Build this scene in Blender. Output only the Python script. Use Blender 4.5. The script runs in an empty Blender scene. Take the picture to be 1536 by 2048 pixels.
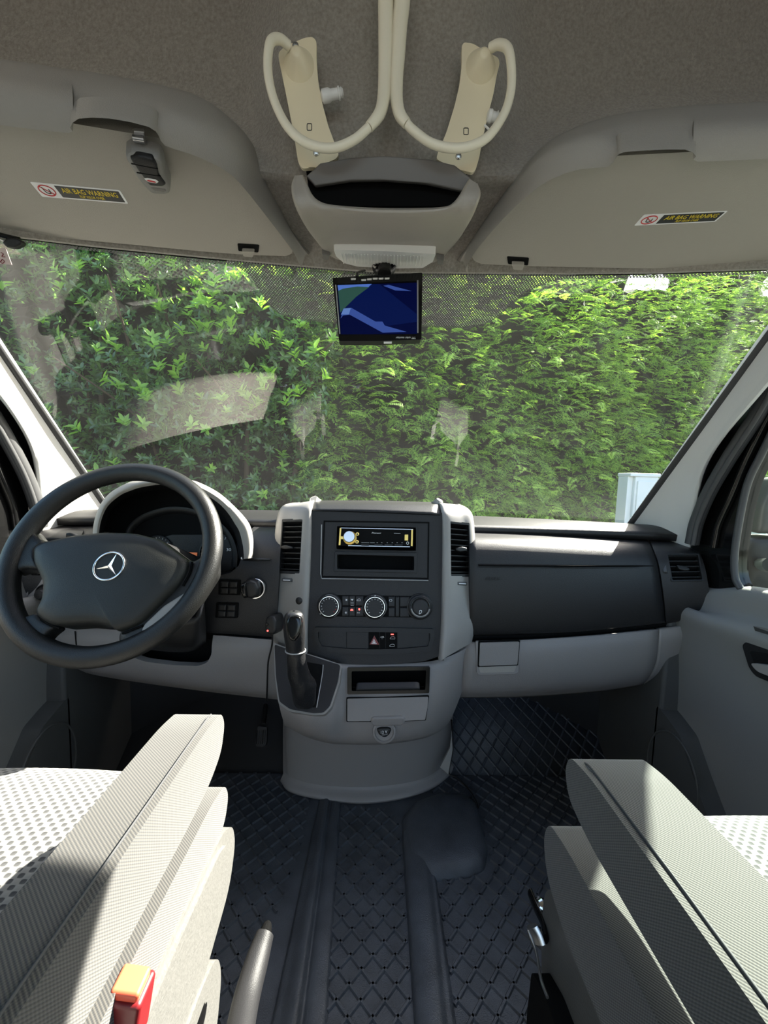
import bpy, bmesh, math, random
import numpy as np
from mathutils import Vector, Matrix
from mathutils.geometry import tessellate_polygon

random.seed(7)
rng = np.random.default_rng(7)
scene = bpy.context.scene
COL = scene.collection
R = math.radians

# ------------------------------------------------------------------ camera
FPX = 770.0
yaw, pitch, roll = R(1.5), R(-5.0), R(1.7)
CAM = Vector((0, 0, .95))
FW = Vector((math.sin(yaw) * math.cos(pitch), math.cos(yaw) * math.cos(pitch), math.sin(pitch)))
_r0 = Vector((math.cos(yaw), -math.sin(yaw), 0)); _u0 = _r0.cross(FW)
RT = _r0 * math.cos(roll) + _u0 * math.sin(roll)
UP = _u0 * math.cos(roll) - _r0 * math.sin(roll)
cd = bpy.data.cameras.new('camera'); cam = bpy.data.objects.new('camera', cd); COL.objects.link(cam)
cd.sensor_fit = 'HORIZONTAL'; cd.sensor_width = 36; cd.lens = FPX / 1536 * 36
cd.clip_start = .01; cd.clip_end = 200
cam.matrix_world = Matrix(((RT.x, UP.x, -FW.x, CAM.x), (RT.y, UP.y, -FW.y, CAM.y), (RT.z, UP.z, -FW.z, CAM.z), (0, 0, 0, 1)))
scene.camera = cam

# ------------------------------------------------------------------ sky, sun, exposure
SUN = Vector((.64, .42, .64)).normalized()
w = bpy.data.worlds.new('sky'); scene.world = w; w.use_nodes = True
nt = w.node_tree; bg = nt.nodes['Background']
sky = nt.nodes.new('ShaderNodeTexSky'); sky.sky_type = 'NISHITA'; sky.sun_disc = False
sky.sun_elevation = math.asin(SUN.z); sky.sun_rotation = math.atan2(SUN.x, SUN.y)
sky.air_density = 1.0; sky.dust_density = 2.5; sky.ozone_density = 1.0
nt.links.new(sky.outputs[0], bg.inputs[0]); bg.inputs[1].default_value = .30
sl = bpy.data.lights.new('sun', 'SUN'); sl.energy = 19; sl.angle = R(.6); sl.color = (1, .95, .86)
so = bpy.data.objects.new('sun', sl); COL.objects.link(so)
so.rotation_euler = SUN.to_track_quat('Z', 'Y').to_euler(); so.location = (3, 3, 6)
vs = scene.view_settings
vs.view_transform = 'Standard'; vs.look = 'None'; vs.gamma = 1; vs.use_curve_mapping = False
vs.exposure = 1.3

# ------------------------------------------------------------------ pixel rays
def ray(px, py): return FW + RT * ((px - 768) / FPX) - UP * ((py - 1024) / FPX)
def PY(px, py, y):
    v = ray(px, py); return CAM + v * ((y - CAM.y) / v.y)
def PX(px, py, x):
    v = ray(px, py); return CAM + v * ((x - CAM.x) / v.x)
def PZ(px, py, z):
    v = ray(px, py); return CAM + v * ((z - CAM.z) / v.z)
def wsy(x, z):
    s = (z - .84) / .515
    return 1.42 - .62 * s - x * x * (.31 * (1 - s) + .22 * s)
def WS(px, py, off=0.0):
    """point where the ray meets the curved windscreen (moved off metres towards the cabin)"""
    v = ray(px, py); a, b = .3, 3.0
    for _ in range(50):
        m = (a + b) / 2; p = CAM + v * m
        if p.y - wsy(p.x, p.z) < 0: a = m
        else: b = m
    return CAM + v * a - Vector((0, .78, .62)) * off

class Fr:
    """a plane in the scene: p0 and a normal that faces the viewer"""
    def __init__(s, p0, n):
        s.p0 = Vector(p0); s.n = Vector(n).normalized()
        s.u = Vector((0, 0, 1)).cross(s.n); 
        s.u = s.u.normalized() if s.u.length > 1e-4 else Vector((1, 0, 0))
        s.v = s.n.cross(s.u)
    def px(s, px, py, off=0):
        v = ray(px, py); t = (s.p0 - CAM).dot(s.n) / v.dot(s.n)
        return CAM + v * t + s.n * off
    def uv(s, p): q = p - s.p0; return Vector((q.dot(s.u), q.dot(s.v)))
    def at(s, u, v, off=0): return s.p0 + s.u * u + s.v * v + s.n * off
def fr3(a, b, c):
    a, b, c = Vector(a), Vector(b), Vector(c); n = (b - a).cross(c - a).normalized()
    if n.dot(CAM - a) < 0: n = -n
    return Fr(a, n)

# ------------------------------------------------------------------ materials
MATS = {}
def lin(c):
    return tuple(x / 12.92 if x <= .04045 else ((x + .055) / 1.055) ** 2.4 for x in c)
def mat(name, col, rough=.5, metal=0, bump=0, bscale=400, var=0, vscale=8, spec=.5, emit=None, estr=1, col2=None, sheen=0):
    m = bpy.data.materials.new(name); m.use_nodes = True; n = m.node_tree; p = n.nodes['Principled BSDF']
    p.inputs['Base Color'].default_value = (*col, 1); p.inputs['Roughness'].default_value = rough
    p.inputs['Metallic'].default_value = metal; p.inputs['Specular IOR Level'].default_value = spec
    if sheen: p.inputs['Sheen Weight'].default_value = sheen
    tc = n.nodes.new('ShaderNodeTexCoord')
    if var or col2:
        t = n.nodes.new('ShaderNodeTexNoise'); t.inputs['Scale'].default_value = vscale; t.inputs['Detail'].default_value = 6
        n.links.new(tc.outputs['Object'], t.inputs['Vector'])
        r = n.nodes.new('ShaderNodeValToRGB'); r.color_ramp.elements[0].position = .3; r.color_ramp.elements[1].position = .7
        c2 = col2 if col2 else tuple(min(1, x * (1 + var)) for x in col)
        c1 = col if col2 else tuple(x * (1 - var) for x in col)
        r.color_ramp.elements[0].color = (*c1, 1); r.color_ramp.elements[1].color = (*c2, 1)
        n.links.new(t.outputs[0], r.inputs[0]); n.links.new(r.outputs[0], p.inputs['Base Color'])
    if bump:
        t = n.nodes.new('ShaderNodeTexNoise'); t.inputs['Scale'].default_value = bscale; t.inputs['Detail'].default_value = 3
        n.links.new(tc.outputs['Object'], t.inputs['Vector'])
        b = n.nodes.new('ShaderNodeBump'); b.inputs['Strength'].default_value = bump; b.inputs['Distance'].default_value = .002
        n.links.new(t.outputs[0], b.inputs['Height']); n.links.new(b.outputs[0], p.inputs['Normal'])
    if emit:
        p.inputs['Emission Color'].default_value = (*emit, 1); p.inputs['Emission Strength'].default_value = estr
    MATS[name] = m; return m

mat('black_plastic', (.011, .0108, .011), .4, spec=.35, bump=.25, bscale=900)
mat('dash_black', (.0155, .0148, .0152), .42, spec=.35, bump=.35, bscale=700)
mat('deep_black', (.003, .003, .003), .7, spec=.1)
mat('gloss_black', (.005, .005, .005), .12, spec=.35)
mat('grey_plastic', (.225, .21, .202), .55, bump=.25, bscale=700)
mat('silver_plastic', (.23, .22, .205), .4, bump=.2, bscale=900, metal=.0)
mat('visor', (.36, .335, .29), .7, bump=.25, bscale=600)
mat('rim_plastic', (.30, .28, .25), .6, bump=.2, bscale=700)
mat('overhead_plastic', (.37, .34, .295), .5, bump=.15, bscale=800)
mat('brown_plastic', (.16, .15, .138), .5)
mat('felt', (.23, .208, .178), .95, bump=.9, bscale=330, col2=(.34, .312, .27), vscale=220, sheen=.3)
mat('pillar', (.52, .51, .48), .7, bump=.15, bscale=500)
mat('door_grey', (.175, .17, .16), .6, bump=.2, bscale=600)
mat('door_dark', (.06, .06, .058), .65, bump=.2, bscale=500)
mat('rubber', (.045, .045, .046), .5)
mat('mat_rubber', (.046, .052, .062), .42, bump=.5, bscale=500, var=.25, vscale=20)
mat('carpet', (.02, .02, .021), .95)
mat('wheel_black', (.011, .011, .0105), .34, spec=.32, bump=.35, bscale=800)
mat('hub_black', (.014, .0145, .013), .45, spec=.3, bump=.25, bscale=900)
mat('chrome', (.8, .8, .8), .12, metal=1)
mat('steel', (.5, .5, .5), .3, metal=1)
mat('white_plastic', (.86, .76, .54), .3)
mat('hose', (.86, .80, .64), .4)
mat('white', (.8, .79, .76), .4)
mat('print_white', (.8, .8, .8), .5)
mat('print_grey', (.32, .32, .32), .5)
mat('yellow', (.80, .62, .03), .5)
mat('red', (.55, .03, .03), .5)
mat('dark_red', (.16, .008, .010), .4)
mat('buckle_red', (.85, .11, .05), .4)
mat('label_dark', (.02, .02, .02), .45)
mat('gold', (.75, .5, .12), .3, metal=.6)
mat('lever_black', (.010, .010, .011), .55, spec=.3, bump=.2, bscale=700)
mat('leather', (.014, .014, .015), .33, bump=.4, bscale=260)
mat('fabric_dark', (.05, .05, .052), .9)
mat('seat_plastic', (.105, .103, .096), .5, bump=.3, bscale=300, var=.1, vscale=200)
mat('seat_plastic_dark', (.06, .062, .06), .5, bump=.2, bscale=400)
mat('led_red', (.5, .02, .02), .4, emit=(1, .06, .05), estr=2.5)
mat('amber_lcd', (.32, .12, .06), .4, emit=(.5, .15, .06), estr=.25)
mat('scr_dark', (.0, .0, .01), .35, spec=.08, emit=(0.00022, 0.00088, 0.011), estr=1)
mat('scr_mid', (.0, .0, .01), .35, spec=.08, emit=(0.00066, 0.00264, 0.022), estr=1)
mat('scr_light', (.0, .0, .01), .35, spec=.08, emit=(0.015, 0.03, 0.114), estr=1)
mat('scr_sky', (.0, .0, .01), .35, spec=.08, emit=(0.03, 0.063, 0.195), estr=1)
mat('scr_pale', (.0, .0, .01), .35, spec=.08, emit=(0.042, 0.078, 0.186), estr=1)
mat('white_paint', (.62, .68, .66), .5, var=.05, vscale=3)
mat('paper', (.62, .5, .46), .8)
mat('asphalt', (.11, .105, .10), .9, bump=.6, bscale=60, var=.3, vscale=30)
mat('bark', (.11, .08, .055), .9, bump=.5, bscale=60)
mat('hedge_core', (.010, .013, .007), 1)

def fabric(name, dark, light, kind, k):
    m = mat(name, light, .95, sheen=.25); n = m.node_tree; p = n.nodes['Principled BSDF']
    tc = n.nodes.new('ShaderNodeTexCoord'); sp = n.nodes.new('ShaderNodeSeparateXYZ'); n.links.new(tc.outputs['Object'], sp.inputs[0])
    def mth(op, a, b=None):
        q = n.nodes.new('ShaderNodeMath'); q.operation = op
        for i, v in enumerate((a, b)):
            if v is None: continue
            if isinstance(v, (int, float)): q.inputs[i].default_value = v
            else: n.links.new(v, q.inputs[i])
        return q.outputs[0]
    if kind == 'dots':
        cx = mth('COSINE', mth('MULTIPLY', sp.outputs[0], k)); cy = mth('COSINE', mth('MULTIPLY', sp.outputs[1], k * 1.25))
        v = mth('MULTIPLY', cx, cy); h = mth('MULTIPLY', mth('ADD', v, 1), .5); lo, hi = .53, .66
    else:   # ribbed cloth: fine ribs across, broken by a finer thread
        d = mth('ADD', mth('ADD', sp.outputs[1], sp.outputs[2]), mth('MULTIPLY', sp.outputs[0], .8))
        a = mth('SINE', mth('MULTIPLY', d, k)); b = mth('SINE', mth('MULTIPLY', mth('SUBTRACT', sp.outputs[0], sp.outputs[1]), k * 1.1))
        h = mth('ADD', mth('MULTIPLY', a, .38), mth('ADD', mth('MULTIPLY', b, .12), .5)); lo, hi = .2, .75
    r = n.nodes.new('ShaderNodeValToRGB'); r.color_ramp.elements[0].position = lo; r.color_ramp.elements[1].position = hi
    c0, c1 = (light, dark) if kind == 'dots' else (dark, light)
    r.color_ramp.elements[0].color = (*c0, 1); r.color_ramp.elements[1].color = (*c1, 1)
    n.links.new(h, r.inputs[0]); n.links.new(r.outputs[0], p.inputs['Base Color'])
    b = n.nodes.new('ShaderNodeBump'); b.inputs['Strength'].default_value = .6 if kind == 'dots' else .3; b.inputs['Distance'].default_value = .0015
    if kind == 'dots': b.invert = True
    n.links.new(h, b.inputs['Height']); n.links.new(b.outputs[0], p.inputs['Normal'])
fabric('seat_mesh', (.022, .022, .022), (.165, .16, .145), 'dots', 420)
fabric('rib_cloth', (.020, .020, .020), (.056, .052, .045), 'rib', 2100)

def glass_mat(name, tint=(.93, .95, .93), haze=.03, f0=.085):
    m = bpy.data.materials.new(name); m.use_nodes = True; n = m.node_tree; n.nodes.clear()
    o = n.nodes.new('ShaderNodeOutputMaterial'); tr = n.nodes.new('ShaderNodeBsdfTransparent'); tr.inputs[0].default_value = (*tint, 1)
    gl = n.nodes.new('ShaderNodeBsdfGlossy'); gl.inputs['Roughness'].default_value = .0
    g = n.nodes.new('ShaderNodeNewGeometry'); dt = n.nodes.new('ShaderNodeVectorMath'); dt.operation = 'DOT_PRODUCT'
    n.links.new(g.outputs['Normal'], dt.inputs[0]); n.links.new(g.outputs['Incoming'], dt.inputs[1])
    a = n.nodes.new('ShaderNodeMath'); a.operation = 'ABSOLUTE'; n.links.new(dt.outputs['Value'], a.inputs[0])
    s = n.nodes.new('ShaderNodeMath'); s.operation = 'SUBTRACT'; s.inputs[0].default_value = 1; n.links.new(a.outputs[0], s.inputs[1])
    pw = n.nodes.new('ShaderNodeMath'); pw.operation = 'POWER'; n.links.new(s.outputs[0], pw.inputs[0]); pw.inputs[1].default_value = 5
    ma = n.nodes.new('ShaderNodeMath'); ma.operation = 'MULTIPLY_ADD'; n.links.new(pw.outputs[0], ma.inputs[0]); ma.inputs[1].default_value = .92; ma.inputs[2].default_value = f0
    mx = n.nodes.new('ShaderNodeMixShader'); n.links.new(ma.outputs[0], mx.inputs[0]); n.links.new(tr.outputs[0], mx.inputs[1]); n.links.new(gl.outputs[0], mx.inputs[2])
    # a thin film of dust on the glass
    du = n.nodes.new('ShaderNodeBsdfTranslucent'); du.inputs[0].default_value = (.8, .8, .75, 1)
    tc = n.nodes.new('ShaderNodeTexCoord'); no = n.nodes.new('ShaderNodeTexNoise'); no.inputs['Scale'].default_value = 5; no.inputs['Detail'].default_value = 8
    n.links.new(tc.outputs['Object'], no.inputs['Vector'])
    mm = n.nodes.new('ShaderNodeMath'); mm.operation = 'MULTIPLY'; n.links.new(no.outputs[0], mm.inputs[0]); mm.inputs[1].default_value = haze * 2
    m2 = n.nodes.new('ShaderNodeMixShader'); n.links.new(mm.outputs[0], m2.inputs[0]); n.links.new(mx.outputs[0], m2.inputs[1]); n.links.new(du.outputs[0], m2.inputs[2])
    n.links.new(m2.outputs[0], o.inputs[0]); MATS[name] = m
glass_mat('windscreen', haze=.004)
glass_mat('side_glass', (.88, .94, .91), .001, .010)

def dot_mat():
    """black enamel dots printed on clear glass"""
    m = bpy.data.materials.new('enamel_dots'); m.use_nodes = True; n = m.node_tree; p = n.nodes['Principled BSDF']
    p.inputs['Base Color'].default_value = (.16, .16, .15, 1); p.inputs['Roughness'].default_value = .6
    tc = n.nodes.new('ShaderNodeTexCoord'); sp = n.nodes.new('ShaderNodeSeparateXYZ'); n.links.new(tc.outputs['Object'], sp.inputs[0])
    def cosn(s, k):
        a = n.nodes.new('ShaderNodeMath'); a.operation = 'MULTIPLY'; n.links.new(s, a.inputs[0]); a.inputs[1].default_value = k
        b = n.nodes.new('ShaderNodeMath'); b.operation = 'COSINE'; n.links.new(a.outputs[0], b.inputs[0]); return b.outputs[0]
    q = n.nodes.new('ShaderNodeMath'); q.operation = 'MULTIPLY'
    n.links.new(cosn(sp.outputs[0], 1150), q.inputs[0]); n.links.new(cosn(sp.outputs[2], 1750), q.inputs[1])
    g = n.nodes.new('ShaderNodeMath'); g.operation = 'LESS_THAN'; n.links.new(q.outputs[0], g.inputs[0]); g.inputs[1].default_value = .30
    n.links.new(g.outputs[0], p.inputs['Alpha']); MATS['enamel_dots'] = m
dot_mat()

def leaf_mat(name, c1, c2, transl, rough=.4, spec=.5):
    m = bpy.data.materials.new(name); m.use_nodes = True; n = m.node_tree; p = n.nodes['Principled BSDF']; o = n.nodes['Material Output']
    p.inputs['Roughness'].default_value = rough; p.inputs['Specular IOR Level'].default_value = spec
    at = n.nodes.new('ShaderNodeNewGeometry'); r = n.nodes.new('ShaderNodeValToRGB')
    r.color_ramp.elements[0].color = (*c1, 1); r.color_ramp.elements[1].color = (*c2, 1)
    n.links.new(at.outputs['Random Per Island'], r.inputs[0]); n.links.new(r.outputs[0], p.inputs['Base Color'])
    t = n.nodes.new('ShaderNodeBsdfTranslucent'); mu = n.nodes.new('ShaderNodeMix'); mu.data_type = 'RGBA'; mu.blend_type = 'MULTIPLY'; mu.inputs[0].default_value = 1
    n.links.new(r.outputs[0], mu.inputs[6]); mu.inputs[7].default_value = (1.5, 1.6, .7, 1); n.links.new(mu.outputs[2], t.inputs[0])
    mx = n.nodes.new('ShaderNodeMixShader'); mx.inputs[0].default_value = transl
    n.links.new(p.outputs[0], mx.inputs[1]); n.links.new(t.outputs[0], mx.inputs[2]); n.links.new(mx.outputs[0], o.inputs[0]); MATS[name] = m
leaf_mat('laurel_leaf', (.04, .10, .04), (.15, .29, .10), .45, .2, .8)
leaf_mat('laurel_young', (.13, .30, .05), (.27, .46, .09), .5, .3)
leaf_mat('conifer_leaf', (.09, .21, .045), (.42, .60, .15), .5, .6, .3)
leaf_mat('conifer_tip', (.34, .52, .12), (.52, .68, .20), .5, .6, .3)

# ------------------------------------------------------------------ builders
LOC = {}
def tag(o, label, cat, group=None, kind=None):
    o['label'] = label; o['category'] = cat
    if group: o['group'] = group
    if kind: o['kind'] = kind
    return o
def thing(name, loc, label, cat, group=None, kind=None):
    o = bpy.data.objects.new(name, None); COL.objects.link(o); o.location = loc; o.empty_display_size = .05
    LOC[o.name] = Vector(loc); return tag(o, label, cat, group, kind)
def put(o, parent):
    if parent is not None:
        o.parent = parent
        if parent.name in LOC: o.matrix_parent_inverse = Matrix.Translation(-LOC[parent.name])
    return o
def mobj(name, verts, faces, m, parent=None, smooth=True, ang=40, fm=None):
    me = bpy.data.meshes.new(name); me.from_pydata([tuple(v) for v in verts], [], faces); me.validate(); me.update()
    for k in (m if isinstance(m, (list, tuple)) else [m]): me.materials.append(MATS[k])
    if fm is not None: me.polygons.foreach_set('material_index', fm)
    if smooth:
        me.polygons.foreach_set('use_smooth', [True] * len(me.polygons))
        me.set_sharp_from_angle(angle=R(ang))
    o = bpy.data.objects.new(name, me); COL.objects.link(o); return put(o, parent)
def bevel(o, wdt, seg=2, ang=35):
    b = o.modifiers.new('bevel', 'BEVEL'); b.width = wdt; b.segments = seg; b.limit_method = 'ANGLE'; b.angle_limit = R(ang); b.harden_normals = True
    return o
def apply(o):
    dg = bpy.context.evaluated_depsgraph_get(); me = bpy.data.meshes.new_from_object(o.evaluated_get(dg)); o.modifiers.clear(); o.data = me; return o
def cut(o, cutters):
    for c in cutters:
        b = o.modifiers.new('cut', 'BOOLEAN'); b.operation = 'DIFFERENCE'; b.solver = 'EXACT'; b.object = c
    apply(o)
    for c in cutters: bpy.data.objects.remove(c)
    o.data.set_sharp_from_angle(angle=R(40)); return o
def fillet(poly, r, seg=4):
    """round the corners of a 2D polygon"""
    if not r: return [Vector(p) for p in poly]
    out = []; n = len(poly)
    for i in range(n):
        a, b, c = Vector(poly[i - 1]), Vector(poly[i]), Vector(poly[(i + 1) % n])
        d1, d2 = (a - b), (c - b); l1, l2 = d1.length, d2.length
        if l1 < 1e-6 or l2 < 1e-6: out.append(b); continue
        k = min(r, l1 * .45, l2 * .45); p1 = b + d1 / l1 * k; p2 = b + d2 / l2 * k
        for j in range(seg + 1):
            t = j / seg; out.append(p1 * (1 - t) ** 2 + b * 2 * t * (1 - t) + p2 * t * t)
    return out
def prism(name, loops2d, fr, front, back, m, parent=None, bev=0, seg=2):
    """loops2d: outer outline then holes, in plane coordinates"""
    tri = tessellate_polygon([[Vector((p[0], p[1], 0)) for p in l] for l in loops2d])
    flat = [p for l in loops2d for p in l]; N = len(flat)
    vs_ = [fr.at(p[0], p[1], front) for p in flat] + [fr.at(p[0], p[1], -back) for p in flat]
    fs = []
    for a, b, c in tri:
        pa, pb, pc = flat[a], flat[b], flat[c]
        cr = (pb[0] - pa[0]) * (pc[1] - pa[1]) - (pb[1] - pa[1]) * (pc[0] - pa[0])
        if cr < 0: b, c = c, b
        fs.append((a, b, c)); fs.append((a + N, c + N, b + N))
    k = 0
    for li, l in enumerate(loops2d):
        n = len(l); ar = sum(l[i - 1][0] * l[i][1] - l[i][0] * l[i - 1][1] for i in range(n))
        ccw = ar > 0
        if li: ccw = not ccw
        for i in range(n):
            a, b = k + i, k + (i + 1) % n
            fs.append((a, a + N, b + N, b) if ccw else (b, b + N, a + N, a))
        k += n
    o = mobj(name, vs_, fs, m, parent)
    if bev: bevel(o, bev, seg)
    return o
def plate(name, poly, fr, front, back, m, parent=None, holes=(), bev=.0015, rad=0, seg=2):
    loops = [fillet([fr.uv(fr.px(*p)) for p in poly], rad)]
    for h in holes: loops.append(fillet([fr.uv(fr.px(*p)) for p in h], rad))
    return prism(name, loops, fr, front, back, m, parent, bev, seg)
def pillow(name, poly, fr, h, m, parent=None, rad=0, base=0, back=.004, prof=((1, 0), (.985, .45), (.94, .78), (.82, .95), (.6, 1), (.3, 1))):
    pts = fillet([fr.uv(fr.px(*p)) for p in poly], rad) if poly and not isinstance(poly[0], Vector) else fillet(poly, rad)
    ar = sum(pts[i - 1][0] * pts[i][1] - pts[i][0] * pts[i - 1][1] for i in range(len(pts)))
    if ar < 0: pts = pts[::-1]
    c = sum(pts, Vector((0, 0))) / len(pts); n = len(pts); vs_ = []; fs = []
    rings = [(1, -back / h if h else 0)] + list(prof)
    for s, k in rings:
        for p in pts: q = c + (p - c) * s; vs_.append(fr.at(q[0], q[1], base + h * k))
    for i in range(len(rings) - 1):
        for j in range(n): a, b = i * n + j, i * n + (j + 1) % n; fs.append((a, b, b + n, a + n))
    vs_.append(fr.at(c[0], c[1], base + h)); t = (len(rings) - 1) * n
    for j in range(n): fs.append((t + j, t + (j + 1) % n, len(vs_) - 1))
    fs.append(tuple(range(n))[::-1])
    return mobj(name, vs_, fs, m, parent, ang=60)
def cr(pts, k):
    """Catmull-Rom through pts, k steps a span"""
    if k <= 1 or len(pts) < 3: 
        if k <= 1: return list(pts)
    P = [pts[0] * 2 - pts[1]] + list(pts) + [pts[-1] * 2 - pts[-2]]; out = []
    for i in range(1, len(P) - 2):
        a, b, c, d = P[i - 1], P[i], P[i + 1], P[i + 2]
        for j in range(k):
            t = j / k
            out.append((b * 2 + (c - a) * t + (a * 2 - b * 5 + c * 4 - d) * t * t + (b * 3 - a - c * 3 + d) * t ** 3) * .5)
    out.append(pts[-1]); return out
def loft(name, rows, m, parent=None, nu=5, nv=4, thick=0, smooth=True, bev=0, ang=50):
    rows = [cr([Vector(p) for p in r_], nu) for r_ in rows]
    cols = [cr([r_[j] for r_ in rows], nv) for j in range(len(rows[0]))]
    W, H = len(cols), len(cols[0]); vs_ = [cols[j][i] for i in range(H) for j in range(W)]
    fs = [(i * W + j, (i + 1) * W + j, (i + 1) * W + j + 1, i * W + j + 1) for i in range(H - 1) for j in range(W - 1)]
    o = mobj(name, vs_, fs, m, parent, smooth, ang)
    if thick:
        s = o.modifiers.new('solid', 'SOLIDIFY'); s.thickness = thick; s.offset = -1; s.use_even_offset = False
    if bev: bevel(o, bev)
    return o
def loftp(name, rows, m, parent=None, **k):
    return loft(name, [[PY(*p) for p in r_] for r_ in rows], m, parent, **k)
def tube(name, pts, rad, m, parent=None, k=6, seg=12, closed=False, flat=1.0, ref=None):
    pts = [Vector(p) for p in pts]; radii = rad if isinstance(rad, (list, tuple)) else [rad] * len(pts)
    rv = [Vector((x, 0, 0)) for x in radii]
    if closed:
        q = cr(pts[-2:] + pts + pts[:2], k); o = k * 2; pts = q[o:o + k * (len(radii))]; radii = [rad] * len(pts)
    else: radii = [v.x for v in cr(rv, k)]; pts = cr(pts, k)
    n = len(pts); T = []
    for i in range(n):
        a = pts[i - 1] if (i or closed) else pts[0]; b = pts[(i + 1) % n] if (i < n - 1 or closed) else pts[-1]
        d = b - a; T.append(d.normalized() if d.length > 1e-9 else (T[-1] if T else Vector((0, 0, 1))))
    N = (Vector(ref) if ref else (Vector((0, 0, 1)) if abs(T[0].z) < .9 else Vector((1, 0, 0))))
    vs_ = []; fs = []
    for i in range(n):
        N = N - T[i] * N.dot(T[i]); N.normalize(); B = T[i].cross(N)
        for j in range(seg):
            a = 2 * math.pi * j / seg; vs_.append(pts[i] + (N * math.cos(a) + B * math.sin(a) * flat) * radii[i])
    for i in range(n if closed else n - 1):
        for j in range(seg):
            a, b = i * seg + j, i * seg + (j + 1) % seg; c, d = ((i + 1) % n) * seg + j, ((i + 1) % n) * seg + (j + 1) % seg
            fs.append((a, b, d, c))
    if not closed: fs.append(tuple(range(seg))[::-1]); fs.append(tuple((n - 1) * seg + j for j in range(seg)))
    return mobj(name, vs_, fs, m, parent, ang=60)
def lathe(name, prof, org, axis, m, parent=None, seg=28, ang=35):
    ax = Vector(axis).normalized(); u = ax.orthogonal().normalized(); v = ax.cross(u); vs_ = []; fs = []
    for r_, h in prof:
        for j in range(seg): a = 2 * math.pi * j / seg; vs_.append(Vector(org) + ax * h + (u * math.cos(a) + v * math.sin(a)) * max(r_, 1e-5))
    for i in range(len(prof) - 1):
        for j in range(seg): a, b = i * seg + j, i * seg + (j + 1) % seg; fs.append((a, b, b + seg, a + seg))
    fs.append(tuple(range(seg))[::-1]); fs.append(tuple((len(prof) - 1) * seg + j for j in range(seg)))
    return mobj(name, vs_, fs, m, parent, ang=ang)
def box(name, lo, hi, m, parent=None, bev=.004, seg=2):
    (a, b, c), (d, e, f) = lo, hi
    vs_ = [(a, b, c), (d, b, c), (d, e, c), (a, e, c), (a, b, f), (d, b, f), (d, e, f), (a, e, f)]
    o = mobj(name, vs_, [(0, 3, 2, 1), (4, 5, 6, 7), (0, 1, 5, 4), (1, 2, 6, 5), (2, 3, 7, 6), (3, 0, 4, 7)], m, parent)
    if bev: bevel(o, bev, seg)
    return o
def text(name, s, quad, fr, off, m, parent=None, depth=.0006):
    """lettering fitted into a four-cornered area (TL, TR, BR, BL in pixels) of a plane"""
    cu = bpy.data.curves.new(name, 'FONT'); cu.body = s; cu.resolution_u = 2; cu.extrude = .05
    o = bpy.data.objects.new(name, cu); COL.objects.link(o)
    me = bpy.data.meshes.new_from_object(o); bpy.data.objects.remove(o)
    co = np.empty(len(me.vertices) * 3); me.vertices.foreach_get('co', co); co = co.reshape(-1, 3)
    lo, hi = co.min(0), co.max(0)
    TL, TR, BR, BL = [fr.px(*q) for q in quad]; out = []
    for x, y, z in co:
        s_ = (x - lo[0]) / (hi[0] - lo[0]); t = (y - lo[1]) / (hi[1] - lo[1]); k = (z - lo[2]) / max(1e-9, hi[2] - lo[2])
        out.append((BL * (1 - s_) + BR * s_) * (1 - t) + (TL * (1 - s_) + TR * s_) * t + fr.n * (off + depth * k))
    fs = [tuple(p.vertices) for p in me.polygons]; bpy.data.meshes.remove(me)
    return mobj(name, out, fs, m, parent, smooth=False)
def quadbox(cx, cy, wd, ht, sl=0.0):
    return [(cx - wd / 2, cy - ht / 2 - sl), (cx + wd / 2, cy - ht / 2 + sl), (cx + wd / 2, cy + ht / 2 + sl), (cx - wd / 2, cy + ht / 2 - sl)]
def circ_px(fr, cx, cy, rpx, n=24):
    """circle on the plane: centre pixel and radius in pixels there"""
    c = fr.px(cx, cy); r_ = rpx / FPX * (c - CAM).dot(FW); return c, r_
def mirror_obj(o, parent, name=None):
    c = o.copy(); c.data = o.data.copy(); COL.objects.link(c)
    if name: c.name = name
    me = c.data; co = np.empty(len(me.vertices) * 3); me.vertices.foreach_get('co', co); co = co.reshape(-1, 3); co[:, 0] *= -1
    me.vertices.foreach_set('co', co.ravel()); me.flip_normals(); me.update(); c.parent = None; c.matrix_parent_inverse = Matrix(); return put(c, parent)
def interp(x, tab):
    return float(np.interp(x, [t[0] for t in tab], [t[1] for t in tab]))
def sm(x, a, b):
    t = min(1, max(0, (x - a) / (b - a))); return t * t * (3 - 2 * t)

# ================================================================== STRUCTURE
# ---- outside ground
g = box('ground', (-14, -12, -.75), (14, 16, -.62), 'asphalt', bev=0); tag(g, 'grey asphalt ground outside around the van', 'ground', kind='structure')

# ---- floor pan and footwell
fl = thing('floor', (0, .5, 0), 'dark floor pan and footwell of the cab', 'floor', kind='structure')
box('floor_pan', (-.88, -1.6, -.06), (.88, 1.2, -.012), 'carpet', fl, bev=0)
loft('toe_board', [[(-.88, 1.5, .26), (.88, 1.5, .26)], [(-.88, 1.16, -.012), (.88, 1.16, -.012)]], 'carpet', fl, nu=1, nv=1, thick=.02)
loft('firewall', [[Vector((.92 * u / 6, wsy(.92 * u / 6, .80) + .012, z)) for u in range(-6, 7)] for z in (.806, .5, .2, -.06)], 'carpet', fl, nu=1, nv=1, thick=-.02)
for s in (-1, 1):
    o = box('kick_panel', (.80, .985, -.012), (.88, 1.48, .70), 'door_dark', fl, bev=.01)
    if s < 0:
        mirror_obj(o, fl); bpy.data.objects.remove(o)

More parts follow.
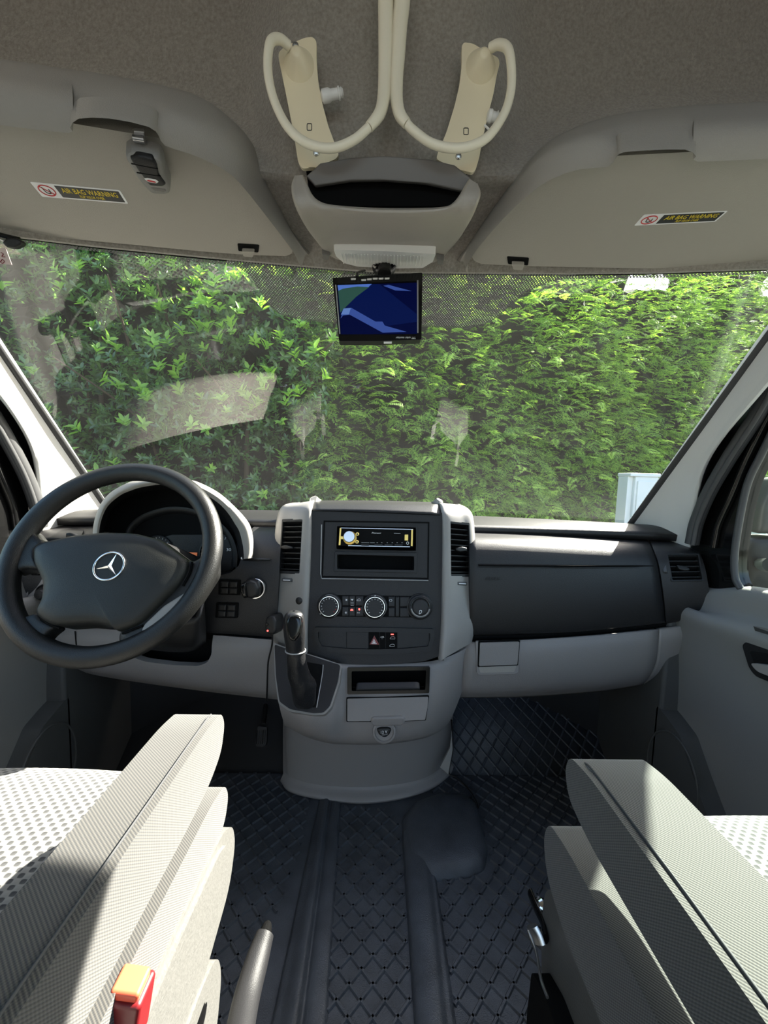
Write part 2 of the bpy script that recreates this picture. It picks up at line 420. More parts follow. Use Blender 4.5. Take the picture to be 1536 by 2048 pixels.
# ---- headliner (felt): along the visor level, up the step and back over the cabin
VP = Fr((0, .78, 1.345), (0, -.152, -.988))
HB = [(-300, 425), (0, 470), (190, 493), (420, 516), (560, 529), (700, 541), (768, 545), (850, 546), (1000, 547), (1130, 548), (1300, 546), (1536, 538), (1850, 515)]
TT = [(-300, 190), (0, 205), (300, 250), (430, 300), (500, 340), (560, 348), (980, 352), (1040, 350), (1130, 320), (1250, 290), (1536, 285), (1850, 280)]
VPu = Fr(Vector((0, .78, 1.345)) - VP.n * .022, VP.n)
rows = []
xs = list(range(-300, 1851, 30))
def yw(px): return .60 + .075 * sm(abs(px - 774), 180, 300)
rows.append([WS(x, interp(x, HB), .004) for x in xs])
rows.append([WS(x, interp(x, HB) - 6, .016) for x in xs])
for t in (.12, .3, .5, .7, .88, 1):
    r_ = []
    for x in xs:
        b, tt = interp(x, HB), interp(x, TT); py = b - 8 + (tt - b + 8) * t; p = VPu.px(x, py)
        if t < .2: p = p.lerp(WS(x, py, .02), .35)
        r_.append(p)
    rows.append(r_)
for k in range(1, 9):
    r_ = []
    for x in xs:
        tt = interp(x, TT); py = tt + (-110 - tt) * k / 8; yp = VPu.px(x, tt).y
        y = yp + (yw(x) - yp) * sm(k, 0, 1.6) - .03 * sm(k, 4, 9)
        r_.append(PY(x, py, y))
    rows.append(r_)
last = rows[-1]
for y, dz in ((.46, .075), (.36, .115), (.2, .135), (-.2, .14), (-.75, .14), (-1.6, .14)):
    rows.append([Vector((p.x * (1 + .1 * min(1, .5 - y)), y, p.z + dz)) for p in last])
rows = rows[::-1]
ce = thing('ceiling', (0, .5, 1.7), 'grey-brown felt headliner stepping up above the windscreen', 'headliner', kind='structure')
loft('felt_lining', rows, 'felt', ce, nu=1, nv=2, thick=-.0)
# roof skin above the lining keeps daylight out
loft('roof_skin', [[p + Vector((0, .03, .03)) for p in r_] for r_ in rows], 'white_paint', ce, nu=1, nv=1)

# ---- upper side walls of the cab
for nm, s in (('wall_left', -1), ('wall_right', 1)):
    o = thing(nm, (s * .9, 0, 1.3), ('left' if s < 0 else 'right') + ' inner side wall of the van above and behind the door', 'wall', kind='structure')
    x0, x1 = sorted((s * .88, s * .93))
    box('cant_rail', (x0, -1.6, 1.34), (x1, .70, 1.95), 'felt', o, bev=.01)
    a0, a1 = sorted((s * .765, s * .93)); box('header_corner', (a0, .20, 1.372), (a1, .52, 1.41), 'felt', o, bev=.008)
    a0, a1 = sorted((s * .735, s * .93)); box('corner_trim', (a0, .50, 1.365), (a1, .72, 1.80), 'felt', o, bev=.012)
    box('door_pillar', (x0, -1.6, -.05), (x1, -.12, 1.36), 'door_grey', o, bev=.01)

# ---- windscreen
ws = thing('window_1', (0, 1.4, .84), 'large raked windscreen with the dotted band behind the monitor', 'windscreen', kind='structure')
rows = []
for i in range(9):
    z = 1.40 - (1.40 - .795) * i / 8; s = (z - .84) / .515; xm = .93 - .17 * s
    rows.append([Vector((xm * u / 8, wsy(xm * u / 8, z), z)) for u in range(-8, 9)])
loft('pane', rows, 'windscreen', ws, nu=1, nv=1)
low = [(455, 524), (480, 535), (503, 552), (520, 580), (536, 607), (560, 628), (600, 638), (660, 645), (740, 650), (850, 653), (930, 655), (965, 650), (995, 634), (1020, 610), (1048, 588), (1075, 572), (1110, 560), (1150, 551)]
nn = 60; fr_rows = []
for k in range(7):
    r_ = []
    for i in range(nn + 1):
        x = 455 + (1150 - 455) * i / nn; a = interp(x, HB) - 6; b = max(interp(x, low), a + 2); r_.append(WS(x, a + (b - a) * k / 6, .004))
    fr_rows.append(r_)
loft('dotted_band', fr_rows, 'enamel_dots', ws, nu=1, nv=1)
# narrow black enamel edge under the headliner
loft('enamel_edge', [[WS(x, interp(x, HB) + d, .003) for x in xs] for d in (-6, 3 )], 'deep_black', ws, nu=1, nv=1)
loft('enamel_dot_edge', [[WS(x, interp(x, HB) + d, .0035) for x in xs] for d in (3, 9)], 'enamel_dots', ws, nu=1, nv=1)

# ---- windscreen pillars
ge = [(1760, 370), (1640, 525), (1536, 662), (1450, 782), (1350, 921), (1285, 1012), (1236, 1080)]
se = [(1800, 470), (1680, 600), (1536, 772), (1445, 880), (1407, 950), (1393, 1030), (1382, 1110)]
def pillar_parts(parent):
    a = [WS(x, y, .012) for x, y in ge]; a0 = [WS(x, y, -.01) for x, y in ge]
    bx = [.80, .80, .805, .82, .84, .86, .88]
    b = [PX(x, y, k) for (x, y), k in zip(se, bx)]
    m1 = [(p.lerp(q, .76) + Vector((-.010, -.0, .0))) for p, q in zip(a, b)]
    c = [PX(x - 7, y - 2, k + .085) for (x, y), k in zip(se, bx)]
    o1 = loft('pillar_cover', [[q0, q, m_, p, p2] for q0, q, m_, p, p2 in zip(a0, a, m1, b, c)], 'pillar', parent, nu=5, nv=5, thick=.006)
    o2 = loft('glass_edge_seal', [[WS(x - 9, y - 3, .010), WS(x + 1, y, .014)] for x, y in ge], 'rubber', parent, nu=1, nv=5, thick=.004)
    o3 = loft('pillar_return', [[PX(x - 12, y - 4, .90), PX(x + 42, y + 22, .90)] for x, y in se], 'rubber', parent, nu=1, nv=5, thick=.004)
    return o1, o2, o3
t2 = thing('trim_2', (.84, 1.1, .8), 'pale grey cover of the right windscreen pillar, in shade', 'pillar trim', kind='structure')
pp = pillar_parts(t2)
t1 = thing('trim_1', (-.84, 1.1, .8), 'pale cover of the left windscreen pillar, in full sun', 'pillar trim', kind='structure')
for o in pp: mirror_obj(o, t1, o.name.split('.')[0])

# ---- doors
def door(s):
    nm = 'door_2' if s > 0 else 'door_1'
    lab = 'right front door with grey panel, black window frame and handle' if s > 0 else 'left front door with grey panel beside the steering wheel'
    d = thing(nm, (s * .87, .5, 0), lab, 'door', kind='structure')
    prof = [(.720, .892), (.716, .868), (.700, .856), (.675, .852), (.655, .846), (.640, .822), (.628, .812), (.610, .812), (.56, .826), (.45, .840), (.36, .846), (.30, .846), (.05, .85), (-.02, .86)]
    out = []
    def yy(y): return [(1.0, 0), (.94, 0), (.86, .004), (.75, .014), (.6, .02), (.3, .02), (-.12, .02)]
    rows_ = []
    for z, x in prof:
        rows_.append([Vector((x, y, z + (dz if z > .4 else 0) - (.022 if y > .93 and z > .65 else 0))) for y, dz in yy(0)])
    out.append(loft('door_panel', rows_, 'door_grey', d, nu=4, nv=3, thick=.01))
    fp = Fr((.800, .8, .3), (-1, 0, 0))
    P = [(1.0, .345), (.965, .335), (.915, .315), (.87, .25), (.80, .16), (.70, .10), (.5, .08), (.2, .08), (-.1, .08), (-.1, -.01), (1.0, -.01)]
    loops = [fillet([fp.uv(Vector((.8, y, z))) for y, z in P], .01)]
    out.append(prism('door_pocket', loops, fp, 0, .05, 'door_dark', d, bev=.012, seg=3))
    # raised ring of the loudspeaker cover
    out.append(tube('speaker_ring', [Vector((.799, .93 + .085 * math.cos(a), .19 + .115 * math.sin(a))) for a in [k * math.pi / 8 for k in range(16)]], .003, 'door_dark', d, k=3, seg=8, closed=True))
    # window frame, seals
    fx = Fr((.872, .8, .9), (-1, 0, 0))
    outer = [(1.000, .68), (1.03, .80), (1.02, .90), (.97, .99), (.91, 1.08), (.84, 1.2), (.77, 1.36), (-.12, 1.36), (-.12, .70), (.80, .712)]
    inner = [(.868, .715), (.885, .74), (.893, .80), (.888, .90), (.878, .97), (.855, 1.03), (.82, 1.12), (.785, 1.21), (.75, 1.29), (.70, 1.33), (-.06, 1.335), (-.06, .722), (.82, .708)]
    lo_ = [[fx.uv(Vector((.872, y, z))) for y, z in outer], fillet([fx.uv(Vector((.872, y, z))) for y, z in inner], .02)]
    out.append(prism('window_frame', lo_, fx, 0, .03, 'gloss_black', d, bev=.004))
    out.append(tube('window_seal', [Vector((.869, y, z)) for y, z in inner[:10]], .0075, 'rubber', d, k=5, seg=10))
    sp_ = [(1.0, .80), (.998, .82), (.992, .86), (.965, .935), (.92, 1.02), (.865, 1.11), (.82, 1.20), (.77, 1.31)]
    out.append(tube('door_seal', [Vector((.850, y - .004, z)) for y, z in sp_], .016, 'rubber', d, k=5, seg=12))
    out.append(tube('seal_lip', [Vector((.836, y - .024, z)) for y, z in sp_], .006, 'rubber', d, k=5, seg=8))
    out.append(tube('frame_moulding', [Vector((.866, y - .052 * min(1, max(.35, (1.12 - z) / .15)), z)) for y, z in sp_], .008, 'gloss_black', d, k=5, seg=10))
    gp = Fr((.885, .8, .9), (-1, 0, 0)); q = [fillet([gp.uv(Vector((.885, y, z))) for y, z in inner], .02)]
    out.append(prism('window_pane', q, gp, 0, .004, 'side_glass', d))
    # handle set
    hp = fr3((.826, .85, .6), (.826, .75, .6), (.834, .8, .5))
    q = [PX(*p, .828) for p in ((1497, 1290), (1505, 1283), (1536, 1286), (1640, 1300), (1640, 1395), (1560, 1368), (1520, 1352), (1508, 1335))]
    out.append(prism('handle_bezel', [fillet([hp.uv(p) for p in q], .008)], hp, .012, .03, 'black_plastic', d, bev=.005))
    q = [PX(*p, .82) for p in ((1506, 1301), (1540, 1306), (1630, 1318), (1630, 1378), (1560, 1355), (1524, 1340), (1514, 1325))]
    out.append(prism('handle_recess', [fillet([hp.uv(p) for p in q], .006)], hp, .0135, .0, 'gloss_black', d, bev=0))
    q = [PX(*p, .82) for p in ((1513, 1325), (1536, 1328), (1630, 1340), (1630, 1375), (1560, 1355), (1526, 1342))]
    out.append(prism('pull_lever', [fillet([hp.uv(p) for p in q], .008)], hp, .022, .0, 'grey_plastic', d, bev=.004))
    tp = Fr((.82, .8, .66), (-.45, 0, .89)); q = [PX(*p, .82) for p in ((1507, 1262), (1520, 1255), (1536, 1253), (1640, 1258), (1640, 1290), (1536, 1270))]
    out.append(prism('tweeter_grille', [fillet([tp.uv(p) for p in q], .008)], tp, .002, .01, 'rubber', d, bev=.001))
    if s < 0:
        for o in out:
            mirror_obj(o, d, o.name.split('.')[0]); bpy.data.objects.remove(o)
door(1); door(-1)

# ================================================================== OVERHEAD
def sun_visor(s):
    if s < 0:
        out = [(-260, 185), (0, 222), (140, 240), (330, 272), (400, 295), (450, 327), (500, 375), (545, 432), (583, 490), (586, 501), (575, 508), (500, 506), (420, 500), (190, 478), (0, 460), (-260, 425)]
        st = [(60, 358), (240, 375), (257, 402), (85, 388)]; clip = (497, 491)
        nm, lab = 'left', 'left grey sun visor with the remote clipped to it'
    else:
        out = [(1800, 287), (1536, 293), (1400, 297), (1230, 306), (1160, 314), (1105, 335), (1060, 370), (1010, 420), (965, 474), (943, 505), (947, 517), (962, 524), (1050, 528), (1300, 533), (1536, 527), (1800, 510)]
        st = [(1288, 424), (1456, 416), (1430, 438), (1268, 446)]; clip = (1036, 517)
        nm, lab = 'right', 'right grey sun visor with airbag sticker and nothing clipped to it'
    v = thing('sun_visor', VP.px(300 if s < 0 else 1250, 400), lab, 'sun visor', 'sun visors above the windscreen')
    b = plate('visor_panel', out, VP, .004, .016, 'visor', v, bev=.005, rad=.012, seg=3)
    # sticker
    lb = plate('warning_sticker', st, VP, .0046, 0, 'print_white', v, bev=0, rad=.002)
    lb['label'] = 'black and yellow airbag warning sticker'
    TL, TR, BR, BL = [Vector(p) for p in st]
    def q(u, w_): return tuple((TL * (1 - u) + TR * u) * (1 - w_) + (BL * (1 - u) + BR * u) * w_)
    if s < 0: u0, u1 = .255, .975
    else: u0, u1 = .255, .975
    plate('black_field', [q(u0, .10), q(u1, .10), q(u1, .90), q(u0, .90)], VP, .0049, 0, 'label_dark', lb, bev=0)
    text('lettering', 'AIR BAG WARNING', [q(u0 + .05, .2), q(u1 - .04, .2), q(u1 - .04, .56), q(u0 + .05, .56)], VP, .0050, 'yellow', lb, .0002)
    text('lettering', 'FLIP VISOR OVER', [q(u0 + .22, .64), q(u1 - .22, .64), q(u1 - .22, .82), q(u0 + .22, .82)], VP, .0050, 'yellow', lb, .0002)
    ring = [VP.px(*q(.125 + .088 * math.cos(a), .5 + .36 * math.sin(a)), .005) for a in [k * math.pi / 8 for k in range(16)]]
    tube('prohibition_ring', ring, .0007, 'red', lb, k=2, seg=6, closed=True)
    tube('prohibition_bar', [VP.px(*q(.065, .25), .005), VP.px(*q(.185, .75), .005)], .0006, 'red', lb, k=1, seg=6)
    tube('child_seat_mark', [VP.px(*q(.09, .3), .005), VP.px(*q(.10, .66), .005), VP.px(*q(.15, .68), .005), VP.px(*q(.155, .4), .005)], .0006, 'label_dark', lb, k=2, seg=6)
    # hook and socket at the inner end
    cx, cy = clip
    c = plate('clip_socket', [(cx - 22, cy - 9), (cx + 22, cy - 6), (cx + 20, cy + 9), (cx - 20, cy + 6)], VP, .005, .004, 'deep_black', v, bev=.001, rad=.003)
    plate('clip_hook', [(cx - 13, cy + 0), (cx + 13, cy + 1), (cx + 9, cy + 12), (cx - 9, cy + 11)], VP, .011, .004, 'visor', c, bev=.002, rad=.003)
    # moulded surround
    if s < 0:
        inn = [(-260, 183), (0, 216), (138, 233), (143, 222), (160, 203), (225, 203), (300, 220), (320, 239), (332, 259), (380, 275), (425, 295), (465, 320), (500, 360), (550, 427), (588, 480), (597, 500), (604, 512)]
        ou = [(-260, 92), (0, 120), (132, 140), (138, 141), (155, 143), (218, 152), (296, 167), (318, 171), (338, 176), (385, 188), (430, 212), (475, 250), (505, 288), (538, 362), (577, 448), (605, 488), (622, 508)]
        notch = [(135, 205), (150, 192), (230, 192), (310, 212), (340, 262), (335, 285), (135, 250)]
    else:
        inn = [(1800, 278), (1536, 285), (1395, 291), (1391, 280), (1370, 266), (1290, 268), (1245, 272), (1232, 282), (1215, 302), (1160, 307), (1102, 328), (1055, 362), (1005, 412), (960, 466), (938, 500), (932, 515), (935, 526)]
        ou = [(1800, 195), (1536, 205), (1400, 212), (1392, 212), (1368, 214), (1288, 222), (1242, 229), (1226, 232), (1205, 237), (1150, 256), (1095, 285), (1050, 330), (1015, 372), (975, 430), (945, 475), (925, 505), (912, 522)]
        notch = [(1398, 262), (1290, 255), (1225, 262), (1200, 308), (1205, 325), (1398, 315)]
    rows_ = [[], [], [], [], []]
    base = [p for i, p in enumerate(inn) if not 3 <= i <= 7]
    bs = sorted(base)
    for (a, b2), (c2, d2) in zip(inn, ou):
        pi = VP.px(a, b2, .022); wd = math.hypot(a - c2, b2 - d2) / 90
        y = pi.y; k = min(1, wd)
        rows_[4].append(VP.px(a, b2, -.005)); rows_[3].append(pi)
        bb_ = interp(a, bs); yb = VP.px(a, bb_, .022).y if (140 < a < 334 or 1212 < a < 1396) else y; b0 = bb_ if yb != y else b2
        rows_[2].append(PY(a + (c2 - a) * .34, b0 + (d2 - b0) * .34, yb - .014 * k))
        rows_[1].append(PY(a + (c2 - a) * .75, b0 + (d2 - b0) * .75, yb - .002 * k))
        rows_[0].append(PY(c2, d2, yb + .03))
    back = [p + Vector((0, .07, .012)) for p in rows_[0]]
    if s > 0: rows_ = [r_[::-1] for r_ in rows_]; back = back[::-1]
    o = loft('visor_surround', [back] + rows_, 'rim_plastic', v, nu=2, nv=4, thick=0)
    np_ = fr3(VP.px(*notch[0], -.012), VP.px(*notch[2], -.012), VP.px(*notch[-1], -.012))
    nf = Fr(PY(*notch[3], VP.px(*notch[3]).y + .034), (0, -.9, -.42))
    plate('finger_notch', notch, nf, 0, .006, 'rim_plastic', o, bev=.001, rad=.01)
    return v
sun_visor(-1); sun_visor(1)

# ---- gate remote clipped to the left visor
rp = Fr(VP.p0 + VP.n * .024, VP.n)
rc = thing('remote_control', rp.px(297, 335), 'silver and black gate remote with a red button clipped to the visor', 'remote')
body = [(250, 302), (262, 294), (300, 300), (318, 306), (326, 316), (329, 335), (341, 365), (341, 377), (330, 380), (305, 378), (292, 366), (275, 345)]
pillow('case', body, rp, .010, 'silver_plastic', rc, rad=.003, back=.012)
keyp = Fr(rp.p0 + rp.n * .0085, rp.n)
pillow('keypad', [(259, 312), (275, 308), (305, 314), (314, 324), (318, 345), (333, 366), (325, 370), (300, 368), (288, 352)], keyp, .004, 'black_plastic', rc, rad=.003)
for a, b in (((263, 322), (316, 332)), ((274, 340), (322, 347))):
    tube('key_groove', [keyp.px(*a, .0036), keyp.px(*b, .0036)], .0008, 'deep_black', rc, k=1, seg=6)
pillow('emblem', [(288, 352), (294, 350), (312, 353), (319, 358), (315, 361), (296, 358)], keyp, .0052, 'white', rc, rad=.001)
pillow('red_mark', [(291, 353), (296, 352), (311, 355), (315, 358), (312, 359), (297, 356)], keyp, .0056, 'red', rc, rad=.001)
pillow('lower_button', [(300, 373), (305, 372), (331, 376), (333, 380), (328, 382), (308, 379)], keyp, .002, 'brown_plastic', rc, rad=.001)
cl = Fr(VP.p0 + VP.n * .012, VP.n)
plate('visor_clip', [(268, 256), (289, 258), (291, 300), (272, 297)], cl, .004, .001, 'steel', rc, bev=.001)
tube('clip_bend', [cl.px(268, 268, .006), cl.px(290, 271, .006)], .004, 'steel', rc, k=1, seg=8)
tube('clip_bend', [cl.px(270, 283, .006), cl.px(291, 285, .006)], .002, 'steel', rc, k=1, seg=8)

# ---- overhead console
oc = thing('overhead_console', (0, .68, 1.36), 'grey overhead console with open bin and white map light', 'console')
UI = [(606, 350), (616, 372), (625, 390), (638, 402), (658, 409), (705, 414), (768, 417), (838, 417), (888, 414), (906, 406), (919, 390), (928, 374), (938, 357)]
UO = [(590, 351), (583, 372), (587, 402), (602, 437), (628, 476), (672, 518), (768, 531), (862, 528), (908, 490), (938, 446), (954, 412), (961, 387), (955, 367)]
def ocy(py): return interp(py, [(330, .565), (360, .553), (385, .545), (412, .549), (430, .562), (450, .60), (475, .655), (505, .725), (531, .772)])
rows_ = [[PY(x, y, ocy(y) + .05) for x, y in UI], [PY(x, y, ocy(y) + .008) for x, y in UI]]
for t in (.12, .3, .5, .75, .93, 1):
    rows_.append([PY(a + (c - a) * t, b + (d_ - b) * t, ocy(b + (d_ - b) * t) + (.012 if t == 1 else 0)) for (a, b), (c, d_) in zip(UI, UO)])
rows_.append([p + Vector((0, .03, .02)) for p in rows_[-1]])
ob = loft('console_body', rows_, 'overhead_plastic', oc, nu=4, nv=3)
bf = Fr((0, .60, 1.4), (0, -.96, -.28))
plate('bin_panel', [(612, 352), (640, 326), (700, 315), (768, 311), (860, 318), (910, 330), (945, 358), (925, 382), (850, 366), (770, 360), (700, 361), (630, 372)], Fr((0, .572, 1.4), (0, -.93, -.36)), 0, .01, 'brown_plastic', oc, bev=.002)
plate('bin_shade', [(612, 340), (935, 345), (925, 412), (622, 412)], Fr((0, .598, 1.36), (0, -1, 0)), 0, .004, 'deep_black', oc, bev=0)  # near-black plate: the shade inside the open bin, put into the colour
lf = fr3(PY(660, 480, .663), PY(880, 485, .663), PY(770, 526, .768))
le = plate('map_light_lens', [(667, 491), (768, 494), (872, 500), (866, 516), (846, 529), (790, 530), (715, 526), (688, 519), (672, 505)], lf, .006, .01, 'white', oc, bev=.003, rad=.004)
for i in range(26):
    x = 683 + i * 6.6
    tube('lens_rib', [lf.px(x + (i - 13) * .35 * 0, 499 + (x - 683) * .03, .0063), lf.px(x + (13 - i) * .35, 519 + (x - 683) * .03, .0063)], .0009, 'white', le, k=1, seg=6)
for c in ((652, 508), (881, 517)):
    plate('light_switch', [(c[0] - 8, c[1] - 6), (c[0] + 7, c[1] - 3), (c[0] + 5, c[1] + 7), (c[0] - 5, c[1] + 5)], lf, .005, .004, 'brown_plastic', oc, bev=.001)

# ---- rear-view monitor hanging under the console
mo = thing('monitor', PY(768, 545, .75), 'small black rear camera monitor showing a blue picture', 'monitor')
mf = Fr((0, .735, 1.28), (.03, -1, .08))
plate('casing', [(665, 556), (720, 552), (845, 545), (843, 679), (760, 682), (678, 682)], mf, 0, .018, 'gloss_black', mo, bev=.002, rad=.003)
def mq(x, y): return (660 + x / 7.68, 540 + y / 7.68)
plate('bezel_groove', [mq(78, 225), mq(1362, 165), mq(1362, 985), mq(150, 990)], mf, .0006, 0, 'deep_black', mo, bev=0)
sc = plate('screen', [mq(113, 240), mq(1335, 200), mq(1338, 985), mq(168, 990)], mf, .0012, 0, 'scr_dark', mo, bev=0)
sc['label'] = 'lit screen with a dim blue camera picture'
plate('picture_road', [mq(640, 225), mq(760, 225), mq(1336, 690), mq(1336, 800), mq(840, 870), mq(330, 590), mq(235, 590), mq(400, 420)], mf, .0015, 0, 'scr_mid', sc, bev=0)
plate('picture_far', [mq(760, 225), mq(1334, 205), mq(1336, 640)], mf, .0014, 0, 'scr_dark', sc, bev=0)
plate('picture_glow', [mq(820, 250), mq(900, 235), mq(990, 262), mq(1250, 330), mq(1000, 320)], mf, .0017, 0, 'scr_light', sc, bev=0)
plate('picture_sky', [mq(116, 240), mq(640, 222), mq(560, 300), mq(420, 290), mq(130, 330)], mf, .0016, 0, 'scr_sky', sc, bev=0)
mat('scr_green', (.0, .01, .01), .35, spec=.08, emit=(.010, .028, .022), estr=1)
plate('picture_hedge', [mq(125, 330), mq(200, 295), mq(420, 262), mq(600, 270), mq(400, 420), mq(235, 580), mq(158, 660)], mf, .0018, 0, 'scr_green', sc, bev=0)
plate('picture_bumper', [mq(165, 750), mq(205, 610), mq(330, 590), mq(700, 800), mq(805, 800), mq(840, 860), mq(1170, 955), mq(810, 968), mq(300, 690), mq(200, 705)], mf, .0018, 0, 'scr_light', sc, bev=0)
plate('picture_edge', [mq(170, 690), mq(210, 600), mq(320, 592), mq(290, 690)], mf, .0020, 0, 'scr_pale', sc, bev=0)
for x, y in ((358, 145), (518, 158), (605, 148), (694, 138), (784, 138), (876, 136)):
    pillow('button', [mq(x - 40, y - 12), mq(x + 40, y - 15), mq(x + 34, y + 10), mq(x - 34, y + 12)], mf, .0018, 'white', mo, rad=.0006)
plate('edge_highlight', [mq(1335, 165), mq(1356, 165), mq(1356, 970), mq(1338, 970)], mf, .0018, 0, 'print_grey', mo, bev=0)
plate('edge_highlight', [mq(78, 235), mq(98, 235), mq(160, 985), mq(142, 985)], mf, .0018, 0, 'print_grey', mo, bev=0)
text('lettering', 'TFT color monitor', [mq(1315, 1060), mq(1010, 1060), mq(1010, 1028), mq(1315, 1028)], mf, .0004, 'print_white', mo, .0003)
tube('stalk', [PY(770, 528, .765), PY(769, 548, .748)], .0125, 'black_plastic', mo, k=1, seg=18)
lathe('stalk_cup', [(.024, 0), (.022, .01), (.015, .014)], PY(768, 528, .768), (0, -.3, -1), 'gloss_black', mo, seg=24)
tube('cable', [PY(714, 553, .742), PY(716, 545, .75), PY(730, 541, .77)], .002, 'black_plastic', mo, k=4, seg=6)
tube('lower_sensor', [mf.px(768, 682, -.006), mf.px(784, 682, -.006)], .0025, 'white', mo, k=1, seg=8)

# ---- pair of hose lights screwed to the felt
def hose_light(s):
    if s < 0:
        pl = [(557.7, 109), (572, 96), (611, 79.5), (626, 78), (633.5, 86), (633.5, 118), (636, 158), (644, 206), (657, 255), (678, 311), (673, 320), (662, 325), (634, 338), (605, 340), (597, 327), (588.6, 272), (575.6, 206), (566, 158), (559, 125)]
        hs = [(584, 118), (569, 118), (555, 138), (550, 177), (554, 216), (566, 255), (585, 291), (611, 317), (644, 331), (677, 332), (712, 317), (739, 294)]
        up = [(739, 294), (758, 268), (766, 236), (769, 190), (770.5, 125), (770.5, 60), (771, 0), (771, -70)]
        cone = (590, 122); scr = [(592, 96), (633, 309)]; mk = (619.5, 257.5); con = [(643, 199), (687, 190)]
        lab = 'left cream hose light with cable plug beside its backplate'
    else:
        pl = [(922.5, 96), (927, 89), (944, 91), (963, 102), (996, 120), (998, 132), (992, 155), (986, 190), (976, 229), (966, 272), (957, 320), (950, 343), (944, 348), (908, 340), (872, 321), (875, 308), (892, 268), (908, 216), (918, 174), (922.5, 135)]
        hs = [(973, 122), (986, 128), (999, 151), (1005, 190), (1003.5, 229), (992, 268), (966, 307), (937, 326), (898, 333), (856, 324), (823, 301), (810, 288)]
        up = [(810, 288), (797, 268), (791, 236), (791, 190), (794, 141), (797, 92), (801, 50), (803, 0), (803, -70)]
        cone = (969, 125); scr = [(965, 107), (916, 316)]; mk = (931, 266); con = [(972, 236), (996, 241)]
        lab = 'right cream hose light with its plug half hidden by the hose'
    pf = Fr(PY(600, 200, .576), (-.05 * s * 0, -.985, -.12))
    t = thing('hose_light', pf.px(*scr[1]), lab, 'light', 'hose lights above the overhead console')
    o = plate('backplate', pl, pf, .003, .003, 'white_plastic', t, bev=.0015, rad=.004)
    c, r_ = circ_px(pf, *cone, 20)
    lathe('hose_socket', [(r_ * 1.5, .001), (r_ * 1.25, .006), (r_ * .8, .014), (r_ * .5, .02), (r_ * .3, .021)], pf.px(cone[0] + (9 if s < 0 else -9), cone[1] + 12, .002), pf.n, 'white_plastic', t, ang=60)
    n_ = len(hs); pts = []
    for i, p in enumerate(hs):
        k = min(1, i / 2) ; pts.append(pf.px(*p, .018 + .018 * k))
    tube('hose', pts, .0056, 'hose', t, k=6, seg=14)
    tube('upper_hose', [pf.px(*p, .036 - .012 * sm(i, 0, 4)) for i, p in enumerate(up)], [.0062, .0075, .0083, .0088, .0095, .0098, .0104, .0106] + ([.0108] if s > 0 else []), 'hose', t, k=6, seg=14)
    for p in scr:
        q = lathe('screw', [(.0042, 0), (.0042, .001), (.003, .0025), (.0005, .003)], pf.px(*p, .003), pf.n, 'steel', t, seg=16)
    x, y = mk; a = [pf.px(x + 4.6 * math.copysign(min(1, abs(math.cos(k * math.pi / 8)) * 1.3), math.cos(k * math.pi / 8)), y + 6.5 * math.copysign(min(1, abs(math.sin(k * math.pi / 8)) * 1.3), math.sin(k * math.pi / 8)), .0032) for k in range(16)]
    tube('printed_mark', a, .0005, 'label_dark', t, k=2, seg=6, closed=True)
    a, b = [pf.px(*p, .004) for p in con]; d_ = (b - a); l = d_.length
    lathe('plug', [(.004, 0), (.0075, .002), (.0078, l * .35), (.006, l * .45), (.0058, l * .75), (.0072, l * .78), (.0072, l * .84), (.005, l * .86), (.006, l * .92), (.004, l)], a, d_, 'white', t, seg=16)
    if s > 0: tube('lead', [pf.px(968, 255, .004), pf.px(975, 265, .006), pf.px(985, 276, .006)], .0015, 'white', t, k=4, seg=6)
    return t
hose_light(-1); hose_light(1)

# ---- small toll reader and paper tag at the top left of the windscreen
tr = thing('toll_reader', WS(20, 485, .03), 'small black clip-on reader at the top left of the windscreen', 'clip')
tf = Fr(WS(20, 480, .03), (.2, -.9, -.3))
tube('clip_arm', [tf.px(-30, 462), tf.px(10, 473), tf.px(40, 480)], .0045, 'gloss_black', tr, k=3, seg=8)
pillow('clip_head', [(8, 486), (20, 476), (40, 478), (50, 486), (48, 492), (34, 498), (16, 496)], tf, .008, 'black_plastic', tr, rad=.003)
tube('clip_wire', [tf.px(-20, 470, .006), tf.px(10, 482, .006), tf.px(26, 490, .006)], .0016, 'steel', tr, k=3, seg=6)
tg = thing('paper_tag', WS(8, 515, .02), 'pink paper tag with red scribbles hanging by the left pillar', 'tag')
gf = Fr(WS(8, 515, .02), (.2, -.9, -.3))
o = plate('tag_sheet', [(-30, 500), (11, 495), (24, 530), (-30, 524)], gf, 0, .0006, 'paper', tg, bev=0)
tube('scribble', [gf.px(2, 505, .0005), gf.px(7, 508, .0005), gf.px(4, 513, .0005), gf.px(11, 514, .0005)], .0006, 'dark_red', o, k=3, seg=6)
tube('scribble', [gf.px(1, 524, .0005), gf.px(5, 519, .0005), gf.px(9, 523, .0005), gf.px(5, 527, .0005), gf.px(1, 524, .0005)], .0006, 'dark_red', o, k=3, seg=6)

# ================================================================== DASHBOARD
da = thing('dashboard', (0, 1.1, .5), 'full-width dashboard, charcoal above and grey below, with instrument hood', 'dashboard')
